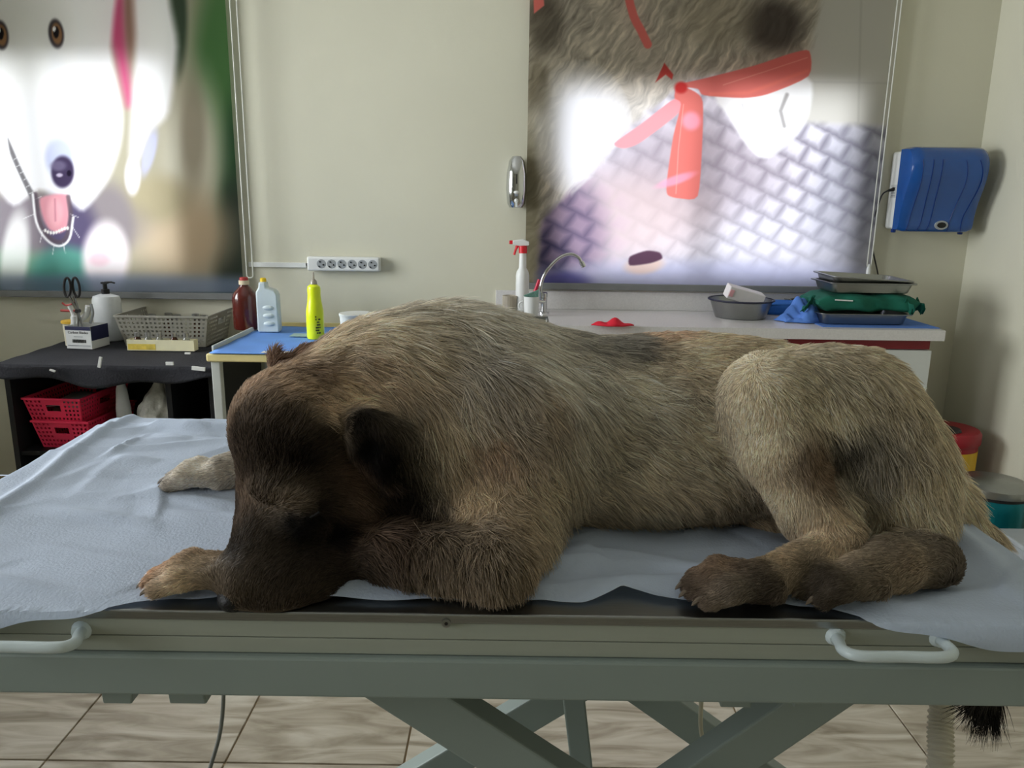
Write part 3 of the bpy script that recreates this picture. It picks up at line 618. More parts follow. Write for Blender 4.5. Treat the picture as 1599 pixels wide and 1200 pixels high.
# ------------------------------------------------------------------ printed roller blinds
def sstep(d, s): return np.clip(.5-d/s, 0, 1)**2*(3-2*np.clip(.5-d/s, 0, 1))
class Paint:
    def __init__(s, x, y, base): s.x, s.y = x, y; s.c = np.tile(np.array(base, float), (len(x), 1))
    def put(s, m_, col, a=1):
        col = np.array(col, float); m_ = np.clip(m_*a, 0, 1)[:, None]; s.c = s.c*(1-m_)+col*m_; return s
    def blob(s, cx, cy, rx, ry, col, ang=0, soft=.6, a=1):
        c, q = math.cos(ang), math.sin(ang); u = (s.x-cx)*c+(s.y-cy)*q; v = -(s.x-cx)*q+(s.y-cy)*c
        return s.put(sstep(np.sqrt((u/rx)**2+(v/ry)**2)-1, soft), col, a)
    def polyd(s, pts):
        if len(pts) > 5:                                  # rounded outline through the points
            q = np.array(pts, float); m_ = len(q); o_ = []
            for i in range(m_):
                a, b_, c, d = q[i-1], q[i], q[(i+1) % m_], q[(i+2) % m_]
                for t in (0, .25, .5, .75): o_.append(b_*(2*t**3-3*t*t+1)+c*(3*t*t-2*t**3)+.35*(c-a)*(t**3-2*t*t+t)+.35*(d-b_)*(t**3-t*t))
            pts = o_
        p = np.array(pts, float); n = len(p); d = np.full(len(s.x), 1e18); ins = np.zeros(len(s.x), bool)
        for i in range(n):
            a, b_ = p[i], p[(i+1) % n]; ex_, ey_ = b_-a; wx_, wy_ = s.x-a[0], s.y-a[1]
            t = np.clip((wx_*ex_+wy_*ey_)/(ex_*ex_+ey_*ey_+1e-9), 0, 1); d = np.minimum(d, (wx_-ex_*t)**2+(wy_-ey_*t)**2)
            cnd = ((a[1] > s.y) != (b_[1] > s.y)); ins ^= cnd & (s.x < (b_[0]-a[0])*(s.y-a[1])/(b_[1]-a[1]+1e-12)+a[0])
        return np.sqrt(d)*np.where(ins, -1, 1)
    def poly(s, pts, col, soft=3, a=1): return s.put(sstep(s.polyd(pts), soft), col, a)
    def line(s, pts, w_, col, soft=2, a=1):
        d = np.full(len(s.x), 1e9)
        if len(pts) > 3: pts = [(p_.x, p_.y) for p_ in bez([(a_, b_, 0) for a_, b_ in pts], 4)]
        for a_, b_ in zip(pts[:-1], pts[1:]):
            ex_, ey_ = b_[0]-a_[0], b_[1]-a_[1]; wx_, wy_ = s.x-a_[0], s.y-a_[1]
            t = np.clip((wx_*ex_+wy_*ey_)/(ex_*ex_+ey_*ey_+1e-9), 0, 1); d = np.minimum(d, np.hypot(wx_-ex_*t, wy_-ey_*t))
        return s.put(sstep(d-w_/2, soft), col, a)
def print_white_dog(x, y):
    p = Paint(x, y, (178, 172, 150))
    p.blob(345, 120, 45, 190, (88, 128, 78), soft=.9); p.blob(370, 260, 30, 120, (60, 92, 62), soft=.9); p.blob(300, 240, 45, 130, (214, 210, 192), soft=1)
    p.blob(275, 20, 16, 80, (70, 84, 66), soft=.8); p.blob(372, 390, 40, 120, (66, 74, 64), soft=.8); p.blob(285, 360, 70, 70, (205, 186, 158), soft=1.1)
    p.blob(300, 190, 18, 90, (150, 138, 120), soft=1, a=.6); p.blob(240, 300, 50, 40, (176, 166, 136), soft=1)
    p.blob(60, 345, 150, 60, (138, 130, 136), soft=.7); p.blob(170, 345, 36, 70, (146, 138, 140), soft=.7); p.blob(110, 350, 40, 50, (92, 84, 112), soft=.9)
    p.blob(-140, 350, 120, 160, (150, 148, 150), soft=.8)
    p.blob(20, 430, 70, 45, (132, 166, 140), soft=.8); p.blob(100, 425, 52, 46, (96, 160, 146), soft=.6); p.blob(165, 400, 36, 62, (250, 240, 242), soft=.5); p.blob(155, 400, 16, 12, (240, 205, 215), soft=1, a=.8)
    p.blob(22, 400, 22, 80, (240, 240, 236), ang=.1, soft=.6, a=.8); p.blob(190, 450, 400, 22, (150, 166, 196), soft=1.1, a=.75); p.blob(180, 466, 420, 9, (84, 96, 84), soft=.9, a=.8)
    # ear hanging at the side, collar, head
    p.poly([(172, -170), (160, 0), (180, 80), (196, 150), (205, 140), (196, 60), (192, -20), (190, -170)], (206, 92, 132), 22)
    p.blob(205, 10, 10, 70, (150, 110, 96), soft=1, a=.7)
    p.poly([(200, -170), (210, 40), (205, 150), (202, 236), (214, 240), (236, 190), (262, 160), (276, 60), (262, -20), (250, -170)], (250, 248, 250), 18)
    p.blob(232, 225, 9, 36, (196, 198, 226), ang=.25, soft=.9); p.blob(206, 262, 12, 30, (246, 244, 250), soft=.6)
    p.poly([(-260, -170), (168, -170), (172, 60), (190, 160), (186, 215), (168, 268), (130, 318), (105, 300), (60, 285), (20, 310), (-20, 270), (-120, 230), (-260, 150)], (252, 251, 252), 14)
    p.blob(85, 180, 16, 110, (228, 230, 242), soft=1.2, a=.8); p.blob(40, 50, 70, 90, (232, 232, 226), soft=1.3, a=.7)
    for ex_, ey_, k in ((87, 41, 1), (0, 43, 1)):
        p.blob(ex_, ey_, 12, 22, (72, 66, 70), ang=-.12, soft=.35); p.blob(ex_+1, ey_, 8, 16, (150, 112, 78), ang=-.12, soft=.4); p.blob(ex_, ey_-2, 4.5, 9, (32, 28, 30), soft=.4); p.blob(ex_-3, ey_-7, 2.2, 4, (250, 250, 250), soft=.6)
    p.blob(92, 232, 22, 30, (196, 202, 226), soft=.6); p.blob(97, 256, 18, 26, (66, 56, 82), soft=.35); p.blob(90, 246, 12, 8, (120, 112, 138), soft=.9, a=.7)
    p.blob(92, 261, 5, 3, (190, 180, 200), soft=.8); p.blob(107, 258, 3.5, 5, (30, 24, 40), soft=.6)
    p.poly([(10, 200), (20, 222), (34, 255), (52, 290), (66, 315), (55, 318), (42, 290), (26, 255), (14, 226)], (120, 118, 120), 4)
    for k in range(7): p.line([(20+5*k, 236+11*k), (30+5.5*k, 230+11*k)], 1.2, (236, 236, 236), 1.6, .8)
    p.poly([(62, 298), (104, 292), (108, 320), (104, 348), (92, 356), (76, 350), (66, 330)], (226, 158, 168), 6); p.blob(85, 322, 12, 24, (240, 178, 186), soft=.8); p.line([(85, 300), (86, 336)], 2, (196, 120, 134), 3, .8)
    p.line([(54, 292), (60, 335), (74, 362), (92, 372), (104, 362), (110, 330), (106, 296)], 7, (96, 84, 92), 4, .8); p.line([(50, 292), (56, 338), (72, 367), (92, 378), (108, 366), (114, 330)], 3.5, (252, 250, 250), 3)
    for k in range(9): p.blob(70+4.4*k, 352+4*math.sin(k*.6), 2, 3, (250, 246, 240), soft=.8)
    for q in (((52, 325), (36, 332)), ((66, 352), (62, 372)), ((84, 376), (82, 392)), ((98, 372), (102, 390)), ((112, 345), (124, 364)), ((110, 325), (122, 330))): p.line(q, 1, (250, 250, 250), 1.5, .8)
    return p.c
def print_ribbon_dog(x, y):
    p = Paint(x, y, (222, 220, 230))
    # wicker weave: slanted cells
    u = (x*.80+y*.52)/34+.12*np.sin(y/60); v = (-x*.42+y*.80)/30; row = np.floor(v); u = u+.5*(row % 2); fu, fv = u-np.floor(u), v-row
    cell = np.clip((1-2*np.maximum(np.abs(fu-.5), np.abs(fv-.5)))*1.7, 0, 1); wv = np.clip(.25+cell*(.45+.55*(1-fv))+.25*(n2(u*9, v*2, 77)-.5), 0, 1)
    depth = np.clip((x-900)/420, 0, 1)*np.clip((470-y)/230, .0, 1)*.55+.22; depth = depth*np.clip(1.15-np.abs(x-1080)/300*.2-(np.clip(y-330, 0, 200)/150)*.65, .12, 1)
    gcol = np.stack([128+112*wv, 124+114*wv, 138+110*wv], 1); p.c = p.c*(1-depth[:, None]*1.5)+gcol*depth[:, None]*1.5
    p.blob(1330, 300, 60, 150, (132, 134, 146), ang=.2, soft=1.2, a=.5); fibre = (n2(x/3+y/2, y/22-x/30, 5)-.5)
    p.blob(1080, 250, 150, 80, (152, 138, 146), soft=1.1, a=.55); p.blob(980, 330, 120, 70, (214, 192, 190), soft=1.2, a=.7)
    p.blob(880, 360, 62, 96, (96, 84, 112), soft=.9, a=.85); p.blob(850, 410, 40, 60, (58, 54, 80), soft=.9, a=.8); p.put(sstep(np.hypot((x-900)/80, (y-350)/90)-1, .8)*cell, (196, 170, 186), .5)
    p.blob(1100, 440, 260, 34, (206, 210, 244), soft=1, a=.8); p.blob(880, 440, 40, 16, (70, 66, 140), soft=1, a=.6)
    # tiled wall behind
    p.poly([(1265, -200), (1440, -200), (1440, 186), (1180, 176), (1240, 100)], (206, 204, 196), 16); p.line([(1350, -200), (1342, 180)], 3, (188, 186, 178), 4, .7); p.line([(1270, 115), (1440, 118)], 3, (190, 188, 182), 4, .6)
    # shaggy coat
    wp1, wp2 = 40*fbm2(x/45, y/45, 31), 40*fbm2(x/45, y/45, 37); st = fbm2((x*.8+y*.6+wp1)/5, (-x*.6+y*.8+wp2)/24, 15)
    coat = p.polyd([(815, -200), (1270, -200), (1268, 60), (1200, 95), (1085, 112), (1055, 130), (985, 185), (960, 215), (915, 270), (870, 310), (845, 340), (835, 450), (815, 450)])
    lum = 150+150*(st-.3); cc = np.stack([lum*1.0, lum*.955, lum*.87], 1)
    white = np.clip(1-np.hypot((x-905)/85, (y-190)/110), 0, 1)**.5*.9+np.clip((y-95)/60, 0, 1)*.4*np.clip((x-850)/40, 0, 1); cc = cc*(1-np.clip(white, 0, 1)[:, None])+np.array([236, 236, 240])*np.clip(white, 0, 1)[:, None]
    m_ = sstep(coat+14*(st-.5), 16); p.c = p.c*(1-m_[:, None])+cc*m_[:, None]
    p.blob(850, 25, 30, 45, (64, 58, 48), soft=1, a=.6); p.blob(1210, 30, 44, 40, (72, 64, 58), soft=.9, a=.8); p.blob(1120, 20, 60, 40, (150, 140, 118), soft=1, a=.4); p.blob(840, 120, 18, 40, (96, 88, 70), soft=1, a=.5)
    p.blob(828, 330, 14, 140, (122, 116, 92), soft=1, a=.6)
    # paw wrapped by the ribbon
    p.poly([(1120, 130), (1262, 108), (1264, 165), (1240, 205), (1205, 232), (1185, 232), (1160, 205), (1140, 172)], (250, 250, 250), 9); p.line([(1160, 150), (1168, 190), (1188, 222)], 3, (196, 194, 194), 5, .7); p.line([(1230, 135), (1220, 160), (1226, 184)], 6, (140, 136, 134), 5, .7); p.line([(1208, 230), (1240, 205), (1262, 165)], 2, (200, 196, 198), 4, .6)
    # red ribbon
    RB, RL, RD = (224, 122, 114), (238, 158, 164), (192, 76, 70)
    p.poly([(826, -200), (836, -200), (850, 0), (834, 12)], RB, 2); p.line([(960, -120), (985, 0), (1002, 38), (1012, 58)], 13, RB, 2.5)
    p.poly([(1024, 116), (1038, 86), (1052, 104), (1050, 112), (1040, 104)], RD, 2.5)
    p.poly([(1060, 122), (1090, 126), (1100, 136), (1160, 140), (1200, 134), (1264, 106), (1265, 68), (1235, 72), (1180, 90), (1100, 110), (1064, 118)], RB, 2.5)
    p.line([(1130, 120), (1200, 98), (1262, 78)], 1.2, (250, 190, 170), 2, .6); p.line([(1110, 134), (1170, 132), (1262, 98)], 5, (250, 140, 120), 8, .5)
    p.poly([(1056, 140), (1064, 160), (1000, 210), (974, 219), (960, 211), (1000, 182)], RL, 2.5); p.poly([(1064, 122), (1085, 130), (1098, 146), (1097, 215), (1090, 296), (1062, 300), (1043, 294), (1042, 270), (1052, 200), (1064, 150), (1054, 140), (1056, 126)], RB, 2.5)
    p.blob(1080, 176, 14, 14, (252, 168, 190), ang=.3, soft=.8, a=.8); p.blob(1056, 270, 30, 7, (250, 168, 200), ang=-.35, soft=.9, a=.7); p.line([(1068, 150), (1060, 220), (1056, 292)], 1.2, (250, 176, 170), 2, .7); p.blob(1064, 124, 10, 9, (200, 60, 58), soft=.7)
    # small buckle by the sill
    p.blob(1006, 412, 30, 14, (236, 206, 190), ang=-.15, soft=.7, a=.8); p.poly([(984, 397), (1010, 387), (1030, 390), (1034, 400), (1016, 408), (984, 412)], (92, 66, 84), 4)
    return p.c
def blind(label, x0, x1, z0, z1, fn, nx, nz, yb):
    root = thing('roller_blind', label, 'blind', ((x0+x1)/2, yb, z0)); cx = (x0+x1)/2
    cs = np.array([(x0, yb, z0), (x1, yb, z0), (x0, yb, z1), (x1, yb, z1)]); px, py = project(cs)
    u, v = np.meshgrid(np.linspace(0, 1, nx+1), np.linspace(0, 1, nz+1)); u = u.ravel(); v = v.ravel()
    bi = lambda a: a[0]*(1-u)*(1-v)+a[1]*u*(1-v)+a[2]*(1-u)*v+a[3]*u*v
    col = np.clip(lin(np.clip(fn(bi(px), bi(py)), 0, 255)), .003, .93)
    vs = np.stack([x0+(x1-x0)*u-cx, .003*np.sin(u*9), (z1-z0)*v], 1); q = np.arange(nx*nz); a_ = (q//nx)*(nx+1)+q % nx
    me = bpy.data.meshes.new('printed_cloth'); me.from_pydata(vs.tolist(), [], np.stack([a_, a_+1, a_+nx+2, a_+nx+1], 1).tolist()); me.update()
    ca = me.color_attributes.new('print', 'FLOAT_COLOR', 'POINT'); ca.data.foreach_set('color', np.concatenate([col, np.ones((len(col), 1))], 1).ravel().astype(np.float32))
    me.materials.append(M_BLIND); o = bpy.data.objects.new('printed_cloth', me); COL.objects.link(o); o.parent = root
    m = MB(); m.box2((x0-cx, -.010, -.03), (x1-cx, .010, -.0005)); m.build('bottom_bar', mat('grey blind rail', (120, 122, 122), .5), root, bevel=.003)
    m = MB(); m.tube([(x0-cx, .012, z1-z0+.015), (x1-cx, .012, z1-z0+.015)], .022, 18); m.build('roller', M_WHITE, root, smooth=True)
    return root
M_BLIND = mat_attr('printed translucent blind cloth', 'print', .85, .62)
YBL = WY-.035
lb = PY(381, 466, YBL); rb0, rb1 = PY(822, 444, YBL), PY(1359, 447, YBL)
B1 = blind('roller blind printed with a smiling white dog face, beside the black shelf', -2.74, lb.x, lb.z+.022, 2.42, print_white_dog, 330, 330, YBL)
B2 = blind('roller blind printed with a red ribbon and wicker basket above the sink', .052, 1.616, rb0.z+.008, 2.42, print_ribbon_dog, 560, 500, YBL)
M_CHAIN = mat('white bead chain', (214, 216, 208), .4)
def chainloop(root, px0, px1, ybot, ztop, gap, weight=False):
    c = PY(px1, ybot, YBL-.03); o = Vector(root.location)
    pts = [(c.x-gap/2, c.y, ztop), (c.x-gap/2, c.y, c.z+.03)]+[tuple(p) for p in arc((c.x, c.y, c.z+.03), gap/2, math.pi, 2*math.pi, 8)]+[(c.x+gap/2, c.y, ztop)]
    m = MB(); m.tube([Vector(p)-o for p in pts], .0028, 8); m.build('pull_chain', M_CHAIN, root, smooth=True)
    if weight:
        m = MB(); m.lathe([(.004, 0), (.010, .006), (.010, .06), (.005, .085)], Vector((c.x, c.y, c.z-.05))-o, 12); m.build('chain_weight', M_WHITE, root, smooth=True)
chainloop(B1, 361, 391, 440, 2.40, .028); chainloop(B2, 1410, 1356, 425, 2.40, .018, True)

# ------------------------------------------------------------------ things on the back wall
a, c = PY(389, 413, WY), PY(479, 414, WY)
m = MB(); m.box2((a.x, WY-.012, a.z-.011), (c.x, WY, a.z+.011)); tag(m.build('cable_trunking', M_WHITE, bevel=.002), 'narrow white cable trunking running to the power strip', 'trunking')
a, c = PY(479, 412, WY-.045), PY(593, 414, WY-.045); ps = thing('power_strip', 'white six-socket power strip fixed to the wall', 'power strip', ((a.x+c.x)/2, WY, a.z)); hw = (c.x-a.x)/2
m = MB(); m.box2((-hw, -.045, -.032), (hw, 0, .032)); m.build('housing', M_WHITE, ps, bevel=.009, seg=4, smooth=True)
M_DK = mat('dark hole', (20, 20, 22), .6); M_SOCK = mat('grey socket well', (150, 154, 156), .5)
for k in range(6):
    x = -hw+.066+k*(2*hw-.066-.032)/5
    m = MB(); m.lathe([(.0205, 0), (.0205, .0015), (.0185, .0015)], (0, 0, 0), 20); m.v = [(x+p[0], -.0452-p[2]+.001, p[1]) for p in m.v]; s_ = m.build('socket', M_SOCK, ps)
    for dx, dz in ((-.006, .009), (.009, -.004)):
        m = MB(); m.tube([(x+dx, -.0478, dz), (x+dx, -.046, dz)], .0038, 8); m.build('pin_hole', M_DK, s_)
    m = MB(); m.box((x-.010, -.047, -.012), (.009, .002, .004), Matrix.Rotation(.7, 3, 'Y')); m.build('earth_clip', M_DK, s_)
m = MB(); m.tube([(-hw-.008, -.02, -.006), (-hw+.004, -.02, -.006)], .006, 8); m.build('cable_gland', M_DK, ps)
# chrome soap dispenser
M_CHROME = mat('polished chrome', (205, 207, 208), .12, 1, var=.02)
a = PY(806, 325, WY-.05); c = PY(806, 243, WY-.05); h = c.z-a.z; sd = thing('soap_dispenser', 'chrome oval soap dispenser mounted on the wall beside the blind', 'dispenser', (a.x, WY, a.z))
m = MB(); pr = [(0, .0), (.030, .002), (.040, .02), (.046, h*.35), (.044, h*.65), (.034, h*.9), (.02, h*.985), (0, h)]
m.lathe(pr, (0, -.045, 0), 28, 1, .95, False, False); m.box2((-.03, -.05, .02), (.03, 0, h*.9)); m.build('shell', M_CHROME, sd, smooth=True)
m = MB(); m.box2((-.003, -.092, h*.46), (.003, -.086, h*.64)); m.build('level_window', M_DK, sd)
m = MB(); m.ball((0, -.084, h*.30), (.013, .01, .008), 12, 8); m.build('emblem', M_WHITE, sd, smooth=True)
m = MB(); m.ball((0, -.080, h*.14), (.010, .016, .010), 12, 8); m.box2((-.005, -.094, .004), (.005, -.084, h*.14)); m.build('push_lever', M_WHITE, sd, smooth=True)
# blue paper towel dispenser
M_BLUE = mat('translucent blue plastic', (14, 76, 150), .22, var=.10, scale=7, coat=.5); M_BLUED = mat('deep blue plastic', (8, 48, 120), .3)
pz0, pz1 = PY(1400, 362, 3.40).z, PY(1480, 228, 3.40).z; H = pz1-pz0; px0 = PY(1403, 300, 3.50).x; PWD = .315
pd = thing('paper_towel_dispenser', 'blue and white paper towel dispenser on the wall in the corner', 'dispenser', (px0, WY, pz0))
m = MB(); m.box2((.0, -.105, .008), (PWD, 0, H*.96)); m.build('back_box', M_WHITE, pd, bevel=.012, seg=3, smooth=True)
prof = [(.09, 0), (.135, .0), (.150, .02), (.155, H*.18), (.175, H*.36), (.205, H*.54), (.222, H*.70), (.220, H*.84), (.195, H*.95), (.16, H*.995), (.09, H)]
pf = bez([(a_, 0, b_) for a_, b_ in prof], 4); m = MB(); NX = 14
def cover(u, v):
    q = pf[min(int(round(v*(len(pf)-1))), len(pf)-1)]; e_ = abs(2*u-1); k = 1-.16*max(0, (e_-.8)/.2)**2
    zc = H/2; return (-.004+u*(PWD+.008), -(.09+(q.x-.09)*k), zc+(q.z-zc)*(1-.05*max(0, (e_-.8)/.2)**2))
m.grid(cover, NX, len(pf)-1)
for u in (0, 1): m.add([cover(u, k/(len(pf)-1)) for k in range(len(pf))], [tuple(range(len(pf)))])
m.build('cover', M_BLUE, pd, smooth=True)
def onc(u, v, off=.001): p = Vector(cover(u, v)); return p+Vector((0, -off, 0))
for u0, ins in ((.10, .0), (.24, .02), (.36, .02), (.66, -.02), (.84, -.04)):
    m = MB(); m.tube([onc(u0+ins*math.sin(k/12*math.pi*2)+.035*math.sin(k/12*math.pi), .12+.58*k/12) for k in range(13)], .0015, 6); m.build('ridge', M_BLUED, pd, smooth=True)
p = onc(.56, .235)
m = MB(); m.lathe([(.030, 0), (.028, .004), (.021, .004)], (0, 0, 0), 24, 1, .66); m.v = [(p.x+x, p.y-z+.001, p.z+y) for x, y, z in m.v]; sr = m.build('sensor_ring', mat('grey plastic', (160, 166, 170), .4), pd, smooth=True)
m = MB(); m.lathe([(.021, 0), (.019, .0045), (.0, .005)], (0, 0, 0), 24, 1, .62, True, False); m.v = [(p.x+x, p.y-z, p.z+y) for x, y, z in m.v]; m.build('sensor_lens', M_DK, sr, smooth=True)
for u in (.02, .93): p = onc(u, .02); m = MB(); m.box((p.x, p.y+.012, p.z-.004), (.014, .022, .016)); m.build('hinge_clip', M_BLUED, pd, bevel=.003)
m = MB(); m.box2((-.0015, -.080, H*.40), (.0005, -.030, H*.56)); lb_ = m.build('rating_label', mat('pale print label', (196, 198, 196), .6), pd)
for k in range(4): m = MB(); m.box2((-.0022, -.074+.002*(k % 2), H*(.42+.033*k)), (-.001, -.040+.006*(k % 3), H*(.435+.033*k))); m.build('label_line', M_SOCK, lb_)
def ftext(body, size, loc, rot, m_, parent, name='lettering'):
    c_ = bpy.data.curves.new(name, 'FONT'); c_.body = body; c_.size = size; c_.align_x = 'CENTER'; c_.align_y = 'CENTER'; c_.extrude = .0003
    t_ = bpy.data.objects.new(name, c_); me_ = bpy.data.meshes.new_from_object(t_); bpy.data.objects.remove(t_); o = bpy.data.objects.new(name, me_); COL.objects.link(o); o.location = loc; o.rotation_euler = rot; o.parent = parent; me_.materials.clear(); me_.materials.append(m_); return o
cb = PY(1391, 297, WY-.06); cbt = PY(1372, 432, WY-.02)
m = MB(); m.tube(bez([(px0-.002, WY-.06, cb.z+.004), (cb.x-.015, WY-.06, cb.z-.004), (cb.x-.035, WY-.045, cb.z-.04), (cb.x-.045, WY-.02, cb.z-.2), (cbt.x, WY-.015, cbt.z), (cbt.x-.01, WY-.015, .965)], 10), .0032, 8)
cc_ = m.build('power_cable', mat('black cable', (24, 24, 26), .5), smooth=True); tag(cc_, 'thin black cable hanging from the blue towel dispenser', 'cable')
m = MB(); m.tube([(px0-.001, WY-.06, cb.z+.004), (cb.x-.012, WY-.06, cb.z-.003)], [.009, .005], 8); m.build('plug', M_DK, cc_)

# ------------------------------------------------------------------ sink counter
CX0, CX1, CY0, CZ = -.08, PZ(1474, 516, .85).x, 3.085, .85
M_QUARTZ = mat('pale speckled quartz', (214, 212, 212), .25, var=.05, scale=140)
SX0, SX1, SY0, SY1 = -.055, .15, 3.17, 3.35
wt = thing('worktop', 'pale quartz worktop with upstand and sink under the ribbon blind', 'worktop', ((CX0+CX1)/2, 3.34, CZ-.042))
o_ = Vector(wt.location)
class RMB(MB):
    def __init__(s, root): MB.__init__(s); s.o = Vector(root.location)
    def build(s, *a, **k): s.v = [(x-s.o.x, y-s.o.y, z-s.o.z) for x, y, z in s.v]; return MB.build(s, *a, **k)
m = RMB(wt)
for q in ((CX0, SX0, CY0, WY), (SX1, CX1, CY0, WY), (SX0, SX1, CY0, SY0), (SX0, SX1, SY1, WY)): m.box2((q[0], q[2], CZ-.042), (q[1], q[3], CZ))
m.build('slab', M_QUARTZ, wt)
bz = PY(950, 456, WY-.02).z
m = RMB(wt); m.box2((CX0, WY-.02, CZ), (1.50, WY, bz)); m.build('upstand', M_QUARTZ, wt, bevel=.002)
m = RMB(wt); m.grid(lambda u, v: (SX0+(SX1-SX0)*u, SY0+(SY1-SY0)*v, CZ-.004-.15*min(1, 6*min(u, 1-u), 6*min(v, 1-v))), 24, 24); m.build('sink_basin', M_STEEL, wt, smooth=True)
M_CAB = mat('white cabinet laminate', (206, 210, 208), .4, var=.02); M_RED = mat('dark red laminate', (120, 16, 30), .4)
cabx = [CX0+.02, .56, 1.11, PY(1452, 560, CY0+.03).x]
for k in range(3):
    x0, x1 = cabx[k], cabx[k+1]-.002
    r_ = thing('base_cabinet', ['white base cabinet under the sink, hidden behind the dog', 'middle white base cabinet under the worktop', 'white base cabinet at the bin end of the worktop'][k], 'cabinet', ((x0+x1)/2, 3.36, 0), group='base cabinets under the worktop')
    m = RMB(r_)
    if k == 0: m.box2((x0, CY0+.05, .1), (x1, WY-.002, .66)); m.box2((x0, CY0+.05, .66), (x1, CY0+.07, CZ-.045))
    else: m.box2((x0, CY0+.05, .1), (x1, WY-.002, CZ-.045))
    m.box2((x0+.02, CY0+.1, 0), (x1-.02, WY-.1, .1)); m.build('carcass', M_CAB, r_)
    m = RMB(r_); m.box2((x0+.002, CY0+.032, CZ-.082), (x1-.004, CY0+.049, CZ-.046)); m.build('red_grip_strip', M_RED, r_)
    m = RMB(r_); m.box2((x0+.001, CY0+.026, .11), (x1+.004 if k == 2 else x1-.001, CY0+.049, CZ-.086)); m.build('door', M_CAB, r_, bevel=.002)
# tap
b0 = PZ(849, 489, CZ); tp = thing('tap', 'chrome swan-neck tap at the back of the worktop', 'tap', (b0.x, b0.y, CZ)); dY = 0
def TP(x, y): q = PY(x, y, b0.y); return (q.x-b0.x, 0, q.z-CZ)
m = MB(); m.lathe([(.024, 0), (.024, .006), (.014, .008), (.014, .07), (.016, .072), (.016, .088), (.011, .092)], (0, 0, 0), 20); m.build('tap_body', M_CHROME, tp, smooth=True)
m = MB(); m.tube(bez([TP(845, 470), TP(845, 445), TP(853, 425), TP(872, 404), TP(890, 397), TP(903, 402), TP(909, 412)], 8), .0078, 12); m.build('spout', M_CHROME, tp, smooth=True)
m = MB(); m.tube([TP(908, 409), TP(912, 417)], .0115, 14); m.build('aerator', M_CHROME, tp, smooth=True)
m = MB(); m.tube([(0, -.012, .05), (-.03, -.03, .055), (-.06, -.035, .075)], [.009, .007, .006], 10); m.build('lever', M_CHROME, tp, smooth=True)
# spray bottle
b0 = PZ(815, 488, CZ); k_ = b0.y/FPX*1.0
sp = thing('spray_bottle', 'white spray bottle with a red trigger beside the tap', 'bottle', (b0.x, b0.y, CZ))
def SPx(x, y): q = PY(x, y, b0.y); return (q.x-b0.x, 0, q.z-CZ)
zt = SPx(814, 394)[2]; m = MB(); m.lathe([(.026, 0), (.029, .006), (.029, zt*.62), (.026, zt*.68), (.0165, zt*.74), (.015, zt)], (0, 0, 0), 20); m.build('bottle_body', M_WHITE, sp, smooth=True)
M_REDP = mat('bright red plastic', (214, 36, 48), .35); m = MB(); m.lathe([(.018, zt-.004), (.018, zt+.026), (.014, zt+.028)], (0, 0, 0), 16); m.build('collar', M_REDP, sp, smooth=True)
m = MB(); m.prism([(-.045, zt+.032), (-.045, zt+.05), (.0, .056+zt), (.026, zt+.046), (.026, zt+.03), (-.012, zt+.026)], lambda x, y, h_: (x, h_, y), -.011, .011); m.build('spray_head', M_WHITE, sp, bevel=.003)
m = MB(); m.box((-.052, 0, zt+.042), (.016, .016, .016)); m.build('nozzle', M_REDP, sp, bevel=.002)
m = MB(); m.tube(bez([(-.02, 0, zt+.034), (-.03, 0, zt+.015), (-.038, 0, zt-.012)], 4), [.007]*4+[.005]*5, 8); m.build('trigger', M_REDP, sp, smooth=True)
# cup with a cloth and a red brush
b0 = PZ(829, 491, CZ); b0.y -= .06
cu_ = thing('utensil_cup', 'small white cup holding a green pad in front of the spray bottle', 'cup', (b0.x, b0.y, CZ))
m = MB(); m.lathe([(.026, 0), (.030, .004), (.034, .085), (.031, .085), (.027, .008), (0, .006)], (0, 0, 0), 20, cap1=False); m.build('cup_wall', M_WHITE, cu_, smooth=True)
m = MB(); m.tube(arc((-.036, 0, .045), .018, math.pi*.5, math.pi*1.5, 8), .004, 8); m.build('cup_handle', M_WHITE, cu_, smooth=True)
m = MB(); m.prism([(-.034, .088), (.030, .114), (.028, .06), (.0, .055)], lambda x, y, h_: (x, h_, y), -.012, .012); tag(m.build('scouring_pad', mat('green scouring pad', (96, 134, 122), .9, bump=.4, bscale=200)), 'green scouring pad standing in the small white cup', 'pad').location = cu_.location
m = MB(); m.tube([(.0, .016, .06), (.032, .018, .155)], .0075, 10); o = m.build('brush_handle', mat('pink red plastic', (204, 40, 72), .35), smooth=True); o.name = 'dish_brush'; o.location = cu_.location; tag(o, 'red brush handle sticking up beside the tap', 'brush')
b0 = PZ(800, 489, CZ); m = MB(); m.lathe([(.03, 0), (.033, .004), (.033, .075), (.031, .075), (.03, .006), (0, .005)], (0, 0, 0), 20, cap1=False)
o = m.build('drinking_glass', mat('clear frosted plastic', (214, 206, 190), .2, trans=.6)); o.location = (b0.x-.012, b0.y+.02, CZ); tag(o, 'cloudy clear tumbler at the left end of the worktop', 'glass')
# red cloth at the sink edge
b0 = PZ(957, 511, CZ); m = MB(); m.grid(lambda u, v: ((u-.5)*.17*(1-.25*abs(2*v-1)), (v-.5)*.07*(1-(2*u-1)**2*.6), .003+.02*math.sin(math.pi*v)*(.5+.5*math.sin(u*14))*math.sin(math.pi*u)+.010*math.sin(math.pi*u)*math.sin(math.pi*v)), 24, 10)
o = m.build('cleaning_cloth', mat('red cloth', (206, 26, 50), .8), smooth=True, solid=.004); o.location = (b0.x, b0.y+.01, CZ+.003); tag(o, 'crumpled red cloth on the worktop by the sink', 'cloth')
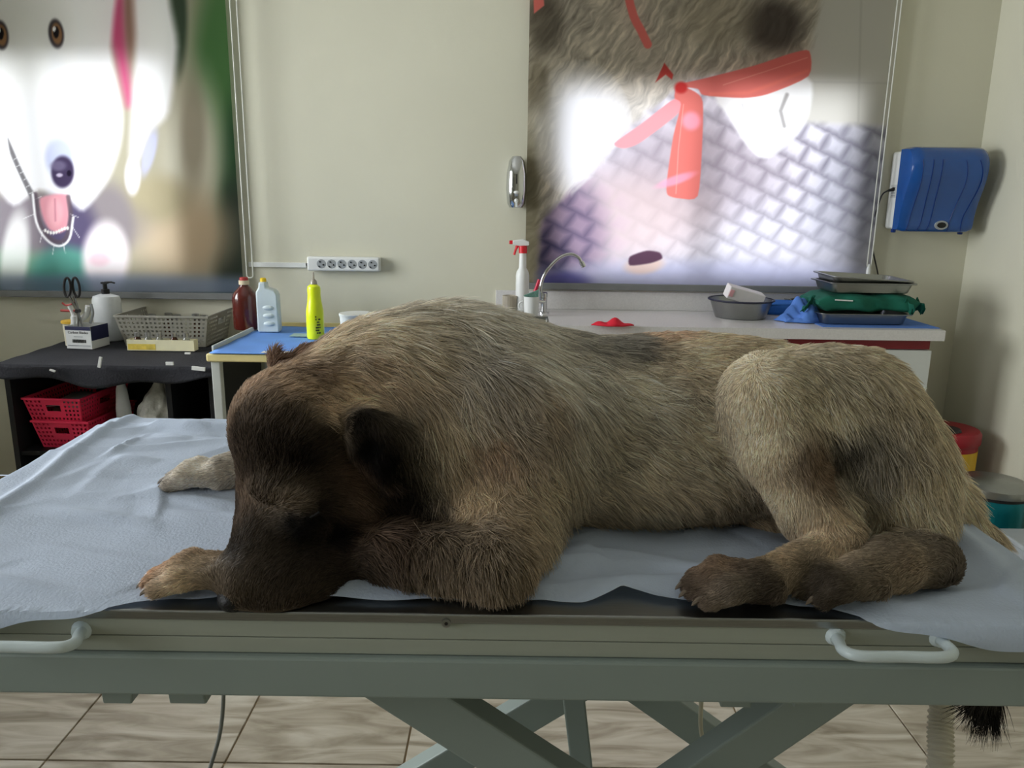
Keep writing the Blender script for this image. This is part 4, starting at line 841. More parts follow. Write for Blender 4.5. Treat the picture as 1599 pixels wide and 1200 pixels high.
# steel bowl with a white box in it
b0 = PY(1156, 484, 3.40)
bw = thing('steel_bowl', 'round steel bowl with a dark rim on the worktop', 'bowl', (b0.x, b0.y, CZ)); rb_ = 98/FPX*(b0.y*.974+.11)/2; zr = .078
m = MB(); m.lathe([(rb_*.72, 0), (rb_*.78, .003), (rb_*.97, zr), (rb_*.945, zr), (rb_*.75, .006), (0, .005)], (0, 0, 0), 36, cap1=False); m.build('bowl_wall', M_STEEL, bw, smooth=True)
m = MB(); m.tube([(rb_*math.cos(t*math.pi/18), rb_*math.sin(t*math.pi/18), zr) for t in range(37)], .0045, 8, False); m.build('rim', mat('dark blue rubber', (30, 32, 52), .4), bw, smooth=True)
m = MB(); m.box((0, 0, 0), (.165, .06, .055)); o = m.build('cardboard_box', mat('white carton', (224, 220, 220), .6), bevel=.004); o.location = (b0.x+.012, b0.y, CZ+.096); o.rotation_euler = (.2, .26, .1); tag(o, 'white carton lying tilted in the steel bowl', 'box')
m = MB(); m.box((-.07, -.031, .0), (.018, .003, .03)); m.build('red_print', mat('pale red print', (226, 170, 176), .6), o)
# blue drapes, instruments, trays and green pack
M_BLUEC = mat('blue surgical drape', (84, 128, 206), .8, var=.08, scale=20)
def cloth_pile(name, label, px, py, sx, sy, hgt, seed, cat, mt=M_BLUEC, base=CZ, loc=None, zb=0.003, folds=1.0, rz=0):
    rn = random.Random(seed); ph = [rn.uniform(0, 6) for _ in range(6)]
    b0 = Vector(loc) if loc else PZ(px, py, base)
    def fn(u, v):
        a_, c_ = u-.5, v-.5; e = max(0, 1-(2*abs(a_))**3)*max(0, 1-(2*abs(c_))**3)
        z = hgt*e*(.45+.3*math.sin(u*9*folds+ph[0]+v*4)+.25*math.sin(v*11*folds+ph[1]-u*5))+hgt*.25*e*abs(math.sin(u*17+ph[2]+v*9))
        return (a_*sx*(1+.14*math.sin(v*7+ph[3])), c_*sy*(1+.16*math.sin(u*8+ph[4])), zb+max(0, z))
    m = MB(); m.grid(fn, 36, 26); o = m.build(name, mt, smooth=True, solid=.002); o.location = (b0.x, b0.y, base); o.rotation_euler[2] = rz; return tag(o, label, cat)
cloth_pile('surgical_drape', 'crumpled blue drape at the front of the worktop by the instruments', 1252, 502, .20, .13, .085, 3, 'drape')
cloth_pile('surgical_drape', 'flat blue drape under the steel bowl and the instruments', 1228, 482, .22, .2, .02, 5, 'drape', folds=.6)
p = PY(1240, 462, WY-.08); m = MB(); m.grid(lambda u, v: ((u-.5)*.34, (v-.5)*.08, .045+.008*math.sin(u*5)*math.sin(v*3)+.012*v), 16, 6); m.grid(lambda u, v: ((u-.5)*.34, -.04+.004*math.sin(u*9), .002+.043*v), 16, 3)
o = m.build('folded_drape', mat('bright blue drape', (52, 122, 214), .7), smooth=True, solid=.004); o.location = (p.x, min(p.y, WY-.09), CZ+.001); tag(o, 'folded bright blue drape along the upstand behind the instruments', 'drape')
# instruments
M_INST = mat('steel instrument', (150, 150, 152), .25, 1)
ib = PZ(1238, 487, CZ)
for k in range(4):
    r_ = thing('forceps', ['steel forceps lying uppermost in the instrument heap', 'steel forceps crossing below the uppermost pair', 'steel forceps with loops towards the bowl', 'lowest steel forceps of the instrument heap'][k], 'forceps', (ib.x+.012*k-.02, ib.y-.02+.02*k, CZ+.062-.012*k), rz=(-.25+.2*k)+math.pi, group='instruments on the worktop')
    for s_ in (-1, 1):
        m = MB(); m.tube(bez([(.0, s_*.016, 0), (-.05, s_*.008, .004), (-.10, s_*-.002, .002), (-.16, s_*.001, -.006)], 4), .0042, 8); m.tube([(.016*math.cos(t*.42)+.014, s_*.016+.012*math.sin(t*.42), 0) for t in range(16)], .003, 6, False)
        m.build('forceps_arm', M_INST, r_, smooth=True)
    m = MB(); m.tube([(-.095, 0, -.004), (-.095, 0, .008)], .005, 8); m.build('hinge', M_INST, r_)
# trays
def tray(name, label, x0, x1, y0, y1, z0, h, lip=.018, rot=(0, 0, 0)):
    cx, cy = (x0+x1)/2, (y0+y1)/2; hx, hy = (x1-x0)/2, (y1-y0)/2; r_ = thing(name, label, 'tray', (cx, cy, z0), group='steel instrument trays'); r_.rotation_euler = rot
    def ringp(kx, ky, z, cr=.03, n=5):
        o_ = []
        for qx, qy, a0 in ((1, 1, 0), (-1, 1, 90), (-1, -1, 180), (1, -1, 270)):
            for i in range(n+1):
                a_ = math.radians(a0+90*i/n); o_.append((qx*(kx-cr)+cr*math.cos(a_), qy*(ky-cr)+cr*math.sin(a_), z))
        return o_
    rings = [ringp(hx-.03, hy-.03, 0), ringp(hx-.024, hy-.024, .003), ringp(hx-.012, hy-.012, h), ringp(hx, hy, h), ringp(hx, hy, h-.004)]
    n = len(rings[0]); m = MB(); v = [p for r in rings for p in r]; f = [tuple(range(n))[::-1]]
    for i in range(len(rings)-1):
        for k in range(n): f.append((i*n+k, i*n+(k+1) % n, (i+1)*n+(k+1) % n, (i+1)*n+k))
    m.add(v, f); o = m.build('tray_body', M_STEEL, r_, smooth=True, solid=.0016); return r_
tp0 = PZ(1282, 510, CZ); tp1 = PZ(1432, 512, CZ); ty = tp0.y+.01
m = MB(); m.box2((tp0.x-.0, ty-.03, CZ+.0005), (PZ(1462, 512, CZ).x, ty+.30, CZ+.003)); o = m.build('drape_sheet', M_BLUEC); tag(o, 'flat blue sheet under the stack of steel trays', 'drape')
tray('steel_tray', 'deep steel tray at the bottom of the stack, under the green pack', tp0.x+.0, tp1.x-.01, ty+.0, ty+.27, CZ+.005, .045)
zg = CZ+.052
M_GREEN = mat('dark green surgical cloth', (10, 92, 74), .85, var=.12, scale=25)
gx0, gx1 = tp0.x-.005, tp1.x+.02; gr = thing('green_cloth_pack', 'dark green cloth-wrapped pack between the steel trays', 'pack', ((gx0+gx1)/2, ty+.135, zg))
ghx = (gx1-gx0)/2
def gfn(u, v):
    a_ = 2*math.pi*v; sx_ = ghx*(1-2*u)
    r1_ = .125+.008*math.sin(u*13); rz_ = .036+.004*math.sin(u*17+v*9)
    cx_, sx2 = math.cos(a_), math.sin(a_); pw = lambda t: math.copysign(abs(t)**.45, t); e = min(1, 8*min(u, 1-u)+.25)
    return (sx_, r1_*pw(cx_)*(.8+.2*e)+.004*math.sin(u*29+v*25), .040+rz_*pw(sx2)*e)
m = MB(); m.grid(gfn, 30, 36); m.add([gfn(0, k/36) for k in range(36)], [tuple(range(36))]); m.add([gfn(1, k/36) for k in range(36)], [tuple(range(36))]); m.build('wrapped_bundle', M_GREEN, gr, smooth=True)
for s_, q in ((-1, (-ghx-.004, -.05)), (1, (ghx-.018, -.08)), (1, (ghx*.62, -.118))):
    m = MB(); m.grid(lambda u, v: (q[0]+s_*(u*.045), q[1]-.028*v+.01*math.sin(u*7), .022+.05*(v)*(1-.5*u)-.03*u+.006*math.sin(u*15+v*5)), 8, 8); m.build('loose_corner', M_GREEN, gr, smooth=True, solid=.003)
m = MB(); m.tube([(-ghx*.72, -.128, .055), (-ghx*.38, -.130, .052)], .003, 6); m.build('indicator_tape', M_WHITE, gr)
tray('steel_tray', 'shiny steel tray resting on the green cloth pack', tp0.x+.03, tp1.x+.0, ty+.01, ty+.25, zg+.080, .042)
tray('steel_tray', 'topmost steel tray, tilted inside the tray below', tp0.x+.035, tp1.x-.012, ty+.02, ty+.25, zg+.098, .044, rot=(.03, .05, .03))

# ------------------------------------------------------------------ bins in the corner
def at_floor(x, y, Y): return PY(x, y, Y)
q = PY(1478, 668, 3.2); rb2 = thing('waste_bucket', 'dark red round waste bucket with yellow label by the wall', 'bucket', (q.x, 3.2, 0)); zt = q.z-.0; M_DRED = mat('dark red plastic', (150, 22, 38), .4)
m = MB(); m.lathe([(.105, 0), (.11, .005), (.128, zt-.03), (.128, zt-.028)], (0, 0, 0), 36); m.build('bucket_wall', M_DRED, rb2, smooth=True)
m = MB(); m.lathe([(.131, zt-.055), (.134, zt-.05), (.134, zt-.012), (.125, zt), (.0, zt+.004)], (0, 0, 0), 36, cap1=False); ld = m.build('lid', M_DRED, rb2, smooth=True)
m = MB(); m.lathe([(.05, zt+.002), (.045, zt+.012), (.02, zt+.012)], (-.02, -.05, 0), 20); m.build('lid_flap', mat('dark lid flap', (40, 34, 36), .5), ld)
m = MB(); n = 14; m.grid(lambda u, v: ((.1265)*math.cos(-2.4+1.9*u), .1265*math.sin(-2.4+1.9*u), .16+(zt-.30)*v+.06), n, 2); m.build('yellow_label', mat('yellow label', (220, 176, 40), .5), rb2, solid=.001)
q = PY(1553, 752, 2.75); tb2 = thing('pedal_bin', 'teal pedal bin with a steel lid in the corner', 'bin', (q.x, 2.75, 0)); zt = q.z; rr_ = 104/FPX*(2.75*.974+.22)/2
M_TEAL = mat('teal metallic enamel', (16, 122, 132), .28, .55)
m = MB(); m.lathe([(rr_*.93, .02), (rr_*.95, .025), (rr_*.95, zt-.04)], (0, 0, 0), 40); m.build('bin_wall', M_TEAL, tb2, smooth=True)
m = MB(); m.lathe([(rr_*.97, 0), (rr_*.97, .02)], (0, 0, 0), 40); m.build('base_ring', M_DK, tb2, smooth=True)
m = MB(); m.lathe([(rr_*.97, zt-.045), (rr_*.97, zt-.033)], (0, 0, 0), 40); m.build('seal_ring', M_DK, tb2, smooth=True)
m = MB(); m.lathe([(rr_, zt-.033), (rr_*1.01, zt-.03), (rr_, zt-.006), (rr_*.93, zt), (0, zt+.006)], (0, 0, 0), 40, cap1=False); m.build('lid', M_STEEL, tb2, smooth=True)
m = MB(); m.box((0, -rr_-.02, .018), (.06, .05, .008)); m.build('pedal', M_DK, tb2, bevel=.002)
q = PY(1592, 845, 2.45); gb = thing('lidded_container', 'pale grey lidded container at the right picture edge, next to the teal bin', 'container', (q.x+.075, 2.45, 0)); M_GREYP = mat('grey plastic', (160, 166, 170), .4)
m = MB(); m.box((0, 0, q.z/2-.01), (.16, .2, q.z-.02), taper=.9); m.build('tub', M_GREYP, gb, bevel=.01, seg=3); m = MB(); m.box((0, 0, q.z-.01), (.18, .22, .018)); m.build('lid', M_GREYP, gb, bevel=.005)

# ------------------------------------------------------------------ black shelf unit on the left
SHZ_ = .685; M_BLK = mat('black laminate', (24, 25, 28), .5, var=.08)
bx0, bx1, by0, by1 = -2.0, -1.165, 2.96, 3.56
su = thing('shelf_unit', 'open black shelf unit covered with a black cloth against the wall', 'shelf', ((bx0+bx1)/2, (by0+by1)/2, 0))
def sbox(name, a_, c_, mt=M_BLK, par=su, bevel=.001):
    m = RMB(su); m.box2(a_, c_); return m.build(name, mt, par, bevel=bevel)
for x in (bx0+.01, -1.36, bx1-.025): sbox('upright', (x, by0+.02, 0), (x+.022, by1, SHZ_-.035))
sbox('top_board', (bx0, by0+.01, SHZ_-.034), (bx1, by1, SHZ_-.006)); sbox('back_panel', (bx0+.033, by1-.012, .06), (bx1-.026, by1-.001, SHZ_-.036))
ib0 = .325
for xa, xb in ((bx0+.033, -1.361), (-1.337, bx1-.026)):
    sbox('shelf_board', (xa, by0+.03, ib0-.018), (xb, by1-.014, ib0)); sbox('shelf_board', (xa, by0+.03, .06), (xb, by1-.014, .078))
# cloth cover
NC = 90
def hem(t): return .055+.018*math.sin(t*7)+.010*math.sin(t*19+1)
def ccov(u, v):
    x = bx0-.03+u*(bx1-bx0+.055); r = .018
    # v: 0 front hem -> .25 front top edge -> 1 back
    if v < .3:
        k = v/.3; h_ = hem(x); return (x-.004*math.sin(k*3), by0-.028+.010*math.sin(x*17)*(1-k), SHZ_+.004-h_*(1-k)-.004*(k < .05))
    k = (v-.3)/.7; return (x, by0-.022+(by1-by0+.02)*k, SHZ_+.006+.0025*math.sin(x*23+k*9)*math.sin(k*14))
def ccv(u, v):
    p = ccov(u, v); x, y, z = p; e = .03
    if u < e: z -= (1-u/e)*.05; x += .012
    return (x, y, z)
m = RMB(su); m.grid(ccv, NC, 30); cc2 = m.build('cloth_cover', mat('black cotton cloth', (30, 31, 38), .85, bump=.3, bscale=120), su, smooth=True, solid=.003)
for px, py, w_, h_, an in ((156, 566, .010, .042, .25), (265, 568, .028, .012, 0), (310, 576, .05, .014, .1), (82, 579, .02, .006, .3), (293, 552, .02, .006, 0)):
    p = PY(px, py, by0-.042); m = RMB(su); m.box(p, (w_, .008, h_), Matrix.Rotation(an, 3, 'Y')); m.build('white_tape', M_WHITE, cc2)
# perforated baskets
def basket(name, label, wx_, dy_, h_, mt, loc, rz=0, nu=16, nv=6, cell=None, grip=True, taper=.86, group=None):
    r_ = thing(name, label, 'basket', loc, rz, group)
    def wall(x0, y0, x1, y1, n, gripped):
        m = MB(); nn = n*2+1; vv_ = nv*2+1
        def fn(u, v):
            k = taper+(1-taper)*v; return ((x0+(x1-x0)*u)*k, (y0+(y1-y0)*u)*k, h_*v)
        gi = (nn//2-max(3, nn//8), nn//2+max(3, nn//8))
        m.grid(fn, nn, vv_, lambda i, j: (i % 2 == 1 and j % 2 == 1 and not (gripped and gi[0]-1 <= i <= gi[1]+1 and j >= vv_-8)) or (gripped and gi[0] <= i <= gi[1] and vv_-6 <= j <= vv_-4))
        return m.build('basket_side', mt, r_, solid=.0022)
    hx, hy = wx_/2, dy_/2; nd = max(4, int(nu*dy_/wx_))
    wall(-hx, -hy, hx, -hy, nu, False if grip == 'end' else bool(grip)); wall(hx, -hy, hx, hy, nd, grip == 'end' or grip == 'all'); wall(hx, hy, -hx, hy, nu, False if grip == 'end' else bool(grip)); wall(-hx, hy, -hx, -hy, nd, grip == 'end')
    m = MB(); m.box2((-hx*taper, -hy*taper, 0), (hx*taper, hy*taper, .003)); m.build('basket_base', mt, r_)
    m = MB(); t = .004
    for a_, c_ in (((-hx-t, -hy-t), (hx+t, -hy+t)), ((-hx-t, hy-t), (hx+t, hy+t)), ((-hx-t, -hy+t), (-hx+t, hy-t)), ((hx-t, -hy+t), (hx+t, hy-t))): m.box2((a_[0], a_[1], h_-.006), (c_[0], c_[1], h_+.002))
    m.build('basket_rim', mt, r_); return r_
M_GB = mat('grey basket plastic', (150, 148, 138), .45); M_PINK = mat('pink red basket plastic', (236, 56, 92), .4)
g0, g1 = PZ(172, 546, SHZ_+.01), PZ(300, 547, SHZ_+.01); gw = (g1.x-g0.x)/.86; gd = .36
gB = basket('storage_basket', 'grey perforated basket of vials on top of the black shelf', gw, gd, .135, M_GB, ((g0.x+g1.x)/2+.03, g0.y+gd*.5+.055, SHZ_+.0115), 0, 20, 7, grip='end')
# vials
M_GLASSV = mat('clear vial glass', (220, 222, 220), .08, trans=.75); M_CAPS = mat('silver crimp cap', (190, 190, 190), .3, 1); M_AMB = mat('brown vial glass', (70, 36, 20), .15)
def vial(label, loc, kind, group, s=1.0):
    r_ = thing('vial', label, 'vial', loc, group=group); m = MB(); m.lathe([(.010*s, 0), (.0115*s, .002), (.0115*s, .030*s), (.007*s, .038*s), (.007*s, .042*s)], (0, 0, 0), 14); m.build('vial_glass', M_AMB if kind else M_GLASSV, r_, smooth=True)
    m = MB(); m.lathe([(.0085*s, .040*s), (.0085*s, .052*s), (.006*s, .053*s)], (0, 0, 0), 14); m.build('vial_cap', M_CAPS, r_, smooth=True)
gl_ = Vector(gB.location)
for k, (dx, dy, kd) in enumerate(((-.15, .06, 0), (-.09, .10, 1), (-.03, .05, 0), (.04, .09, 1), (.10, .04, 0), (.145, .10, 0))):
    vial(['silver-capped vial in the grey basket, nearest the pump bottle', 'second vial from the pump bottle end in the grey basket', 'third vial from the pump bottle end in the grey basket', 'third vial from the brown bottle end in the grey basket', 'second vial from the brown bottle end in the grey basket', 'silver-capped vial in the grey basket, nearest the brown bottle'][k], (gl_.x+dx, gl_.y+dy, gl_.z+.0045), kd, 'vials inside the grey basket', 2.0)
# open carton with five vials
c0, c1 = PZ(199, 548, SHZ_+.01), PZ(311, 546, SHZ_+.01); cw = c1.x-c0.x; cyc = c0.y+.022
ct = thing('vial_carton', 'yellow-stained white open carton of vials in front of the grey basket', 'carton', ((c0.x+c1.x)/2, cyc, SHZ_+.0115)); M_CART = mat('stained white card', (232, 226, 190), .7, var=.14, scale=9)
for q in (((-cw/2, -.022, 0), (cw/2, -.020, .046)), ((-cw/2, .020, 0), (cw/2, .022, .046)), ((-cw/2, -.020, 0), (-cw/2+.002, .020, .046)), ((cw/2-.002, -.020, 0), (cw/2, .020, .046)), ((-cw/2+.002, -.020, 0), (cw/2-.002, .020, .002))):
    m = MB(); m.box2(*q); m.build('carton_panel', M_CART, ct)
m = MB(); m.box2((-cw/2+.004, -.0228, .004), (-cw/2+.12, -.0222, .028)); m.build('yellow_stain', mat('yellow stain', (226, 200, 84), .7, var=.25, scale=30), ct)
for k, (t, kd) in enumerate(((.13, 1), (.29, 0), (.46, 0), (.68, 1), (.86, 0))):
    vial(['brown vial at the stained end of the carton', 'clear vial second from the stained carton end', 'clear vial in the middle of the open carton', 'brown vial towards the clean end of the carton', 'clear vial at the clean end of the open carton'][k], (c0.x+cw*t, cyc, SHZ_+.0145), kd, 'vials in the open carton', 1.35)
# blade box, scissors, cup, applicator
q = PZ(104, 546, SHZ_+.01); q1 = PZ(148, 546, SHZ_+.01); bwid = q1.x-q.x
bb = thing('blade_box', 'small white and navy blade box with printed label on the shelf', 'box', (q.x+bwid/2, q.y+.07, SHZ_+.0115), rz=-.12); bh = .095
m = MB(); hx = bwid/2
for a_, c_ in (((-hx, -.06, 0), (hx, -.058, bh)), ((-hx, .058, 0), (hx, .06, bh)), ((-hx, -.058, 0), (-hx+.002, .058, bh)), ((hx-.002, -.058, 0), (hx, .058, bh)), ((-hx+.002, -.058, 0), (hx-.002, .058, .002))): m.box2(a_, c_)
m.build('box_walls', M_WHITE, bb); M_NAVY = mat('navy print', (34, 38, 76), .5)
m = MB(); m.box2((-hx-.0006, -.0608, bh-.016), (hx+.0006, -.0600, bh)); m.build('navy_band', M_NAVY, bb); m = MB(); m.box2((hx, -.058, .035), (hx+.0008, .058, bh)); m.build('navy_side', M_NAVY, bb)
ftext('Carbon Blades', .0155, (0, -.0606, bh-.026), (math.pi/2, 0, 0), M_DK, bb)
m = MB(); rn = random.Random(4)
x = -.028
while x < .03: w_ = rn.choice((.0012, .002, .003)); m.box2((x, -.0612, .026), (x+w_, -.0602, .040)); x += w_+rn.choice((.0012, .0022))
o = m.build('barcode', M_DK, bb); o['kind'] = 'stuff'
m = MB(); m.box2((-.02, -.0611, .050), (.02, -.0602, .053)); m.build('print_line', M_SOCK, bb); m = MB(); m.box2((-hx+.006, -.0611, .012), (hx-.006, -.0602, .015)); m.build('print_line', M_SOCK, bb)
bl = Vector(bb.location)
sc_ = thing('scissors', 'steel scissors with black loops standing in the blade box', 'scissors', (bl.x+.01, bl.y-.01, bl.z+.004)); M_BP = mat('black plastic', (22, 22, 24), .45)
def SC(x, y): p = PY(x, y, bl.y-.01); return Vector((p.x-bl.x-.01, 0, p.z-bl.z-.004))
for s_, cxp, an in ((-1, 107, .12), (1, 117, -.05)):
    c_ = SC(cxp, 449); hgt = abs(SC(110, 434).z-SC(110, 464).z)/2
    m = MB(); m.tube([c_+Vector((.014*math.cos(t*math.pi/10)+s_*.003+math.sin(t*math.pi/10)*an*.03, .004*s_, hgt*math.sin(t*math.pi/10))) for t in range(21)], .0052, 8, False); m.build('finger_loop', M_BP, sc_, smooth=True)
    m = MB(); m.tube([SC(112+s_*3, 463)+Vector((0, .004*s_, 0)), SC(122, 487)+Vector((0, .002*s_, 0)), SC(126-s_*4, 516)], [.005, .006, .002], 8); m.build('blade', M_INST, sc_, smooth=True)
m = MB(); p_ = SC(122, 486); m.tube([p_+Vector((0, -.012, 0)), p_+Vector((0, .008, 0))], .009, 12); m.build('pivot', M_BP, sc_)
cpos = (bl.x-.085, bl.y+.03, SHZ_+.0115); yc = thing('specimen_cup', 'cream cup with a yellow lid behind the blade box', 'cup', cpos); zt = PY(103, 500, cpos[1]).z-cpos[2]
m = MB(); m.lathe([(.028, 0), (.031, zt-.012)], (0, 0, 0), 20); m.build('cup_wall', mat('cream plastic', (226, 220, 196), .5), yc, smooth=True); m = MB(); m.lathe([(.037, zt-.012), (.037, zt-.003), (.033, zt)], (0, 0, 0), 22); m.build('lid', mat('mustard yellow lid', (222, 180, 60), .45), yc, smooth=True)
wp = thing('applicator', 'white plastic applicator gun with red trigger in the blade box', 'tool', (bl.x-.015, bl.y+.01, bl.z+.004))
def AP(x, y): p = PY(x, y, bl.y+.01); return Vector((p.x-bl.x+.015, 0, p.z-bl.z-.004))
m = MB(); m.tube(bez([AP(115, 512), AP(117, 500), AP(113, 487), AP(108, 478)], 5), [.016]*8+[.009]*8, 10); m.build('grip', M_WHITE, wp, smooth=True); m = MB(); m.tube([AP(120, 505), AP(135, 492), AP(138, 478)], .012, 10); m.build('barrel', M_WHITE, wp, smooth=True)
M_DR = mat('dull red plastic', (170, 60, 58), .5)
m = MB(); m.tube([AP(95, 485), AP(112, 486), AP(124, 485)], .0055, 8); m.build('red_lever', M_DR, wp, smooth=True); m = MB(); m.tube(bez([AP(97, 473), AP(103, 477), AP(112, 475), AP(118, 472)], 4), .004, 8); m.build('red_clip', M_DR, wp, smooth=True)
m = MB(); m.tube(bez([AP(142, 475), AP(145, 490), AP(141, 505)], 5), .006, 8); m.build('grey_strap', M_SOCK, wp, smooth=True)
# pump bottle
q = PZ(166, 528, SHZ_+.0115); q.y = 3.47; ptop = PY(165, 459, q.y); pb = thing('pump_bottle', 'white frosted pump bottle with a black pump behind the grey basket', 'bottle', (ptop.x, q.y-.0, SHZ_+.0115)); H_ = ptop.z-SHZ_-.0115; R_ = 43/FPX*(q.y*.974+.14)/2
m = MB(); m.lathe([(R_*.9, 0), (R_, .01), (R_, H_*.86), (R_*.9, H_*.95), (R_*.35, H_)], (0, 0, 0), 28, 1, .75); m.build('bottle_body', mat('frosted white plastic', (216, 220, 222), .35), pb, smooth=True)
m = MB(); m.lathe([(.017, H_-.002), (.017, H_+.02), (.009, H_+.022), (.009, H_+.045)], (0, 0, 0), 16); m.build('pump_collar', M_BP, pb, smooth=True); m = MB(); m.box((.0, 0, H_+.048), (.028, .016, .008)); m.tube([(.0, 0, H_+.050), (.03, 0, H_+.052), (.045, 0, H_+.048)], .004, 8); m.build('pump_spout', M_BP, pb)
# pink baskets in the shelf with papers
pB = []
lw = PY(142, 692, 3.02).x-PY(76, 692, 3.02).x
pc0 = PY(104, 692, 3.02)
for k, (lbl, z) in enumerate((('lower pink basket of the stacked pair in the black shelf', ib0+.0015), ('upper pink basket of the stacked pair, holding papers', ib0+.098))):
    pB.append(basket('pink_basket', lbl, .235, .36, .118, M_PINK, (-1.80-.016*k, 3.19-.012*k, z+0), -.06, 13, 6, grip='all', taper=.84, group='stacked pink baskets'))
pl_ = Vector(pB[1].location); m = MB(); m.grid(lambda u, v: ((u-.5)*.13, (v-.5)*.2, .002+.006*math.sin(u*4)+.01*v), 8, 8); o = m.build('paper_packet', mat('white paper', (206, 204, 200), .7, var=.12, scale=20), smooth=True, solid=.004); o.location = (pl_.x, pl_.y-.03, pl_.z+.070); tag(o, 'white paper packets lying in the upper pink basket', 'paper')
m = MB(); m.box((0, 0, 0), (.11, .16, .058)); o = m.build('carton', mat('brown carton', (120, 96, 76), .7), bevel=.003); o.location = (pl_.x, pl_.y-.02, pl_.z+.034); tag(o, 'small carton under the papers in the upper pink basket', 'box')
wb = thing('squeeze_bottle', 'white bottle with a dark cap standing between baskets and plastic bag', 'bottle', (PY(193, 640, 3.1).x, 3.1, ib0+.001)); zt = PY(187, 600, 3.1).z-ib0
m = MB(); m.lathe([(.026, 0), (.030, .008), (.029, zt*.6), (.021, zt*.92), (.015, zt)], (0, 0, 0), 20); m.build('bottle_body', mat('frosted white plastic', (216, 220, 222), .35), wb, smooth=True); m = MB(); m.lathe([(.016, zt), (.015, zt+.05)], (0, 0, 0), 14); m.build('cap', M_BP, wb, smooth=True)
q = PY(230, 650, 3.12); m = MB(); rn = random.Random(9)
def bag(u, v):
    a_ = 2*math.pi*u; prf = [.0, .06, .084, .088, .080, .060, .03, .012][min(7, int(v*7))]; nx_ = [.0, .06, .084, .088, .080, .060, .03, .012][min(7, int(v*7)+1)]; r = prf+(nx_-prf)*(v*7-int(v*7)) if v < 1 else .010
    r *= 1+.10*math.sin(a_*5+v*9)+.06*math.sin(a_*11-v*17); return (r*math.cos(a_)+.02*v, r*.8*math.sin(a_), .285*v)
m.grid(bag, 40, 28); o = m.build('plastic_bag', mat('crinkled clear plastic with cotton', (214, 214, 206), .3, var=.08, scale=30, bump=.6, bscale=45), smooth=True); o.location = (-1.462, 3.12, ib0+.001); tag(o, 'tied plastic bag of white cotton in the black shelf', 'bag')

# ------------------------------------------------------------------ trolley with blue pad
TZt = .765; ta = PZ(321, 553, TZt); tx0, ty0_, tx1, ty1_ = ta.x, ta.y, -.38, 3.50
tr = thing('side_trolley', 'cream metal trolley table with pale legs between shelf and sink', 'trolley', ((tx0+tx1)/2, (ty0_+ty1_)/2, 0)); M_CREAM = mat('cream enamel', (222, 208, 150), .45); M_LEG = mat('pale grey enamel', (196, 200, 196), .45)
m = RMB(tr); m.box2((tx0, ty0_, TZt-.03), (tx1, ty1_, TZt)); m.build('table_top', M_CREAM, tr, bevel=.006, seg=3)
for x in (tx0+.012, tx1-.045):
    for y in (ty0_+.012, ty1_-.045): m = RMB(tr); m.box2((x, y, 0), (x+.033, y+.033, TZt-.031)); m.build('leg', M_LEG, tr, bevel=.003)
m = RMB(tr); m.box2((tx0+.046, ty0_+.02, .2), (tx1-.046, ty1_-.02, .22)); m.build('lower_shelf', M_LEG, tr)
m = RMB(tr); m.box2((tx0+.004, ty0_+.05, TZt+.0003), (tx0+.012, ty1_-.02, TZt+.022)); m.build('side_lip', M_LEG, tr, bevel=.002); m = RMB(tr); m.box2((tx0+.02, ty1_-.012, TZt+.0003), (tx1, ty1_-.004, TZt+.02)); m.build('back_lip', M_CREAM, tr, bevel=.002)
m = MB(); m.grid(lambda u, v: (tx0+.016+(tx1-tx0-.03)*u, ty0_-.004+(ty1_-ty0_-.03)*v, TZt+.004+.0025*math.sin(u*17+v*9)*math.sin(v*12)), 30, 24)
tag(m.build('blue_pad', mat('blue absorbent pad', (96, 142, 214), .8, var=.06), smooth=True, solid=.003), 'blue absorbent pad covering the trolley top', 'pad')
PADZ = TZt+.0085
def pstack(px, py, sx, sy, mt, label): q = PZ(px, py, PADZ); m = MB(); m.box((0, 0, .001), (sx, sy, .002)); o = m.build('paper_slip', mt); o.location = (q.x, q.y, PADZ+.0005); return tag(o, label, 'paper')
pstack(437, 551, .13, .03, mat('white paper', (206, 204, 200), .7), 'white strip of paper at the front of the blue pad'); pstack(476, 524, .11, .07, mat('pale green paper', (150, 178, 176), .7), 'pale green slip under the yellow bottle')
# bottles
def bottle_at(px, py, ytop): q = PZ(px, py, PADZ); return q, PY(px, ytop, q.y).z-PADZ
q, h = bottle_at(380, 516, 433); q.y += .045; b1 = thing('brown_bottle', 'large brown bottle with a red cap on the trolley', 'bottle', (q.x, q.y, PADZ)); R_ = 38.5/FPX*(q.y*.974+.13)/2; h = PY(377, 433, q.y).z-PADZ
m = MB(); m.lathe([(R_*.92, 0), (R_, .008), (R_, h*.60), (R_*.93, h*.68), (R_*.55, h*.78), (R_*.34, h*.84), (R_*.34, h*.88)], (0, 0, 0), 28); m.build('bottle_body', mat('brown red glass', (84, 30, 24), .18, coat=.4), b1, smooth=True)
m = MB(); m.lathe([(R_*.40, h*.86), (R_*.40, h*.94)], (0, 0, 0), 18); m.build('paper_band', mat('cream paper band', (214, 200, 170), .7), b1, smooth=True); m = MB(); m.lathe([(R_*.33, h*.94), (R_*.33, h*.99), (R_*.25, h)], (0, 0, 0), 16); m.build('cap', M_DR, b1, smooth=True)
q, h = bottle_at(418, 520, 434); q.y += .035; h = PY(410, 434, q.y).z-PADZ; b2 = thing('white_bottle', 'flat white plastic bottle with a yellow cap beside the brown bottle', 'bottle', (q.x, q.y, PADZ), rz=.05); w_ = 33/FPX*(q.y*.974+.13)
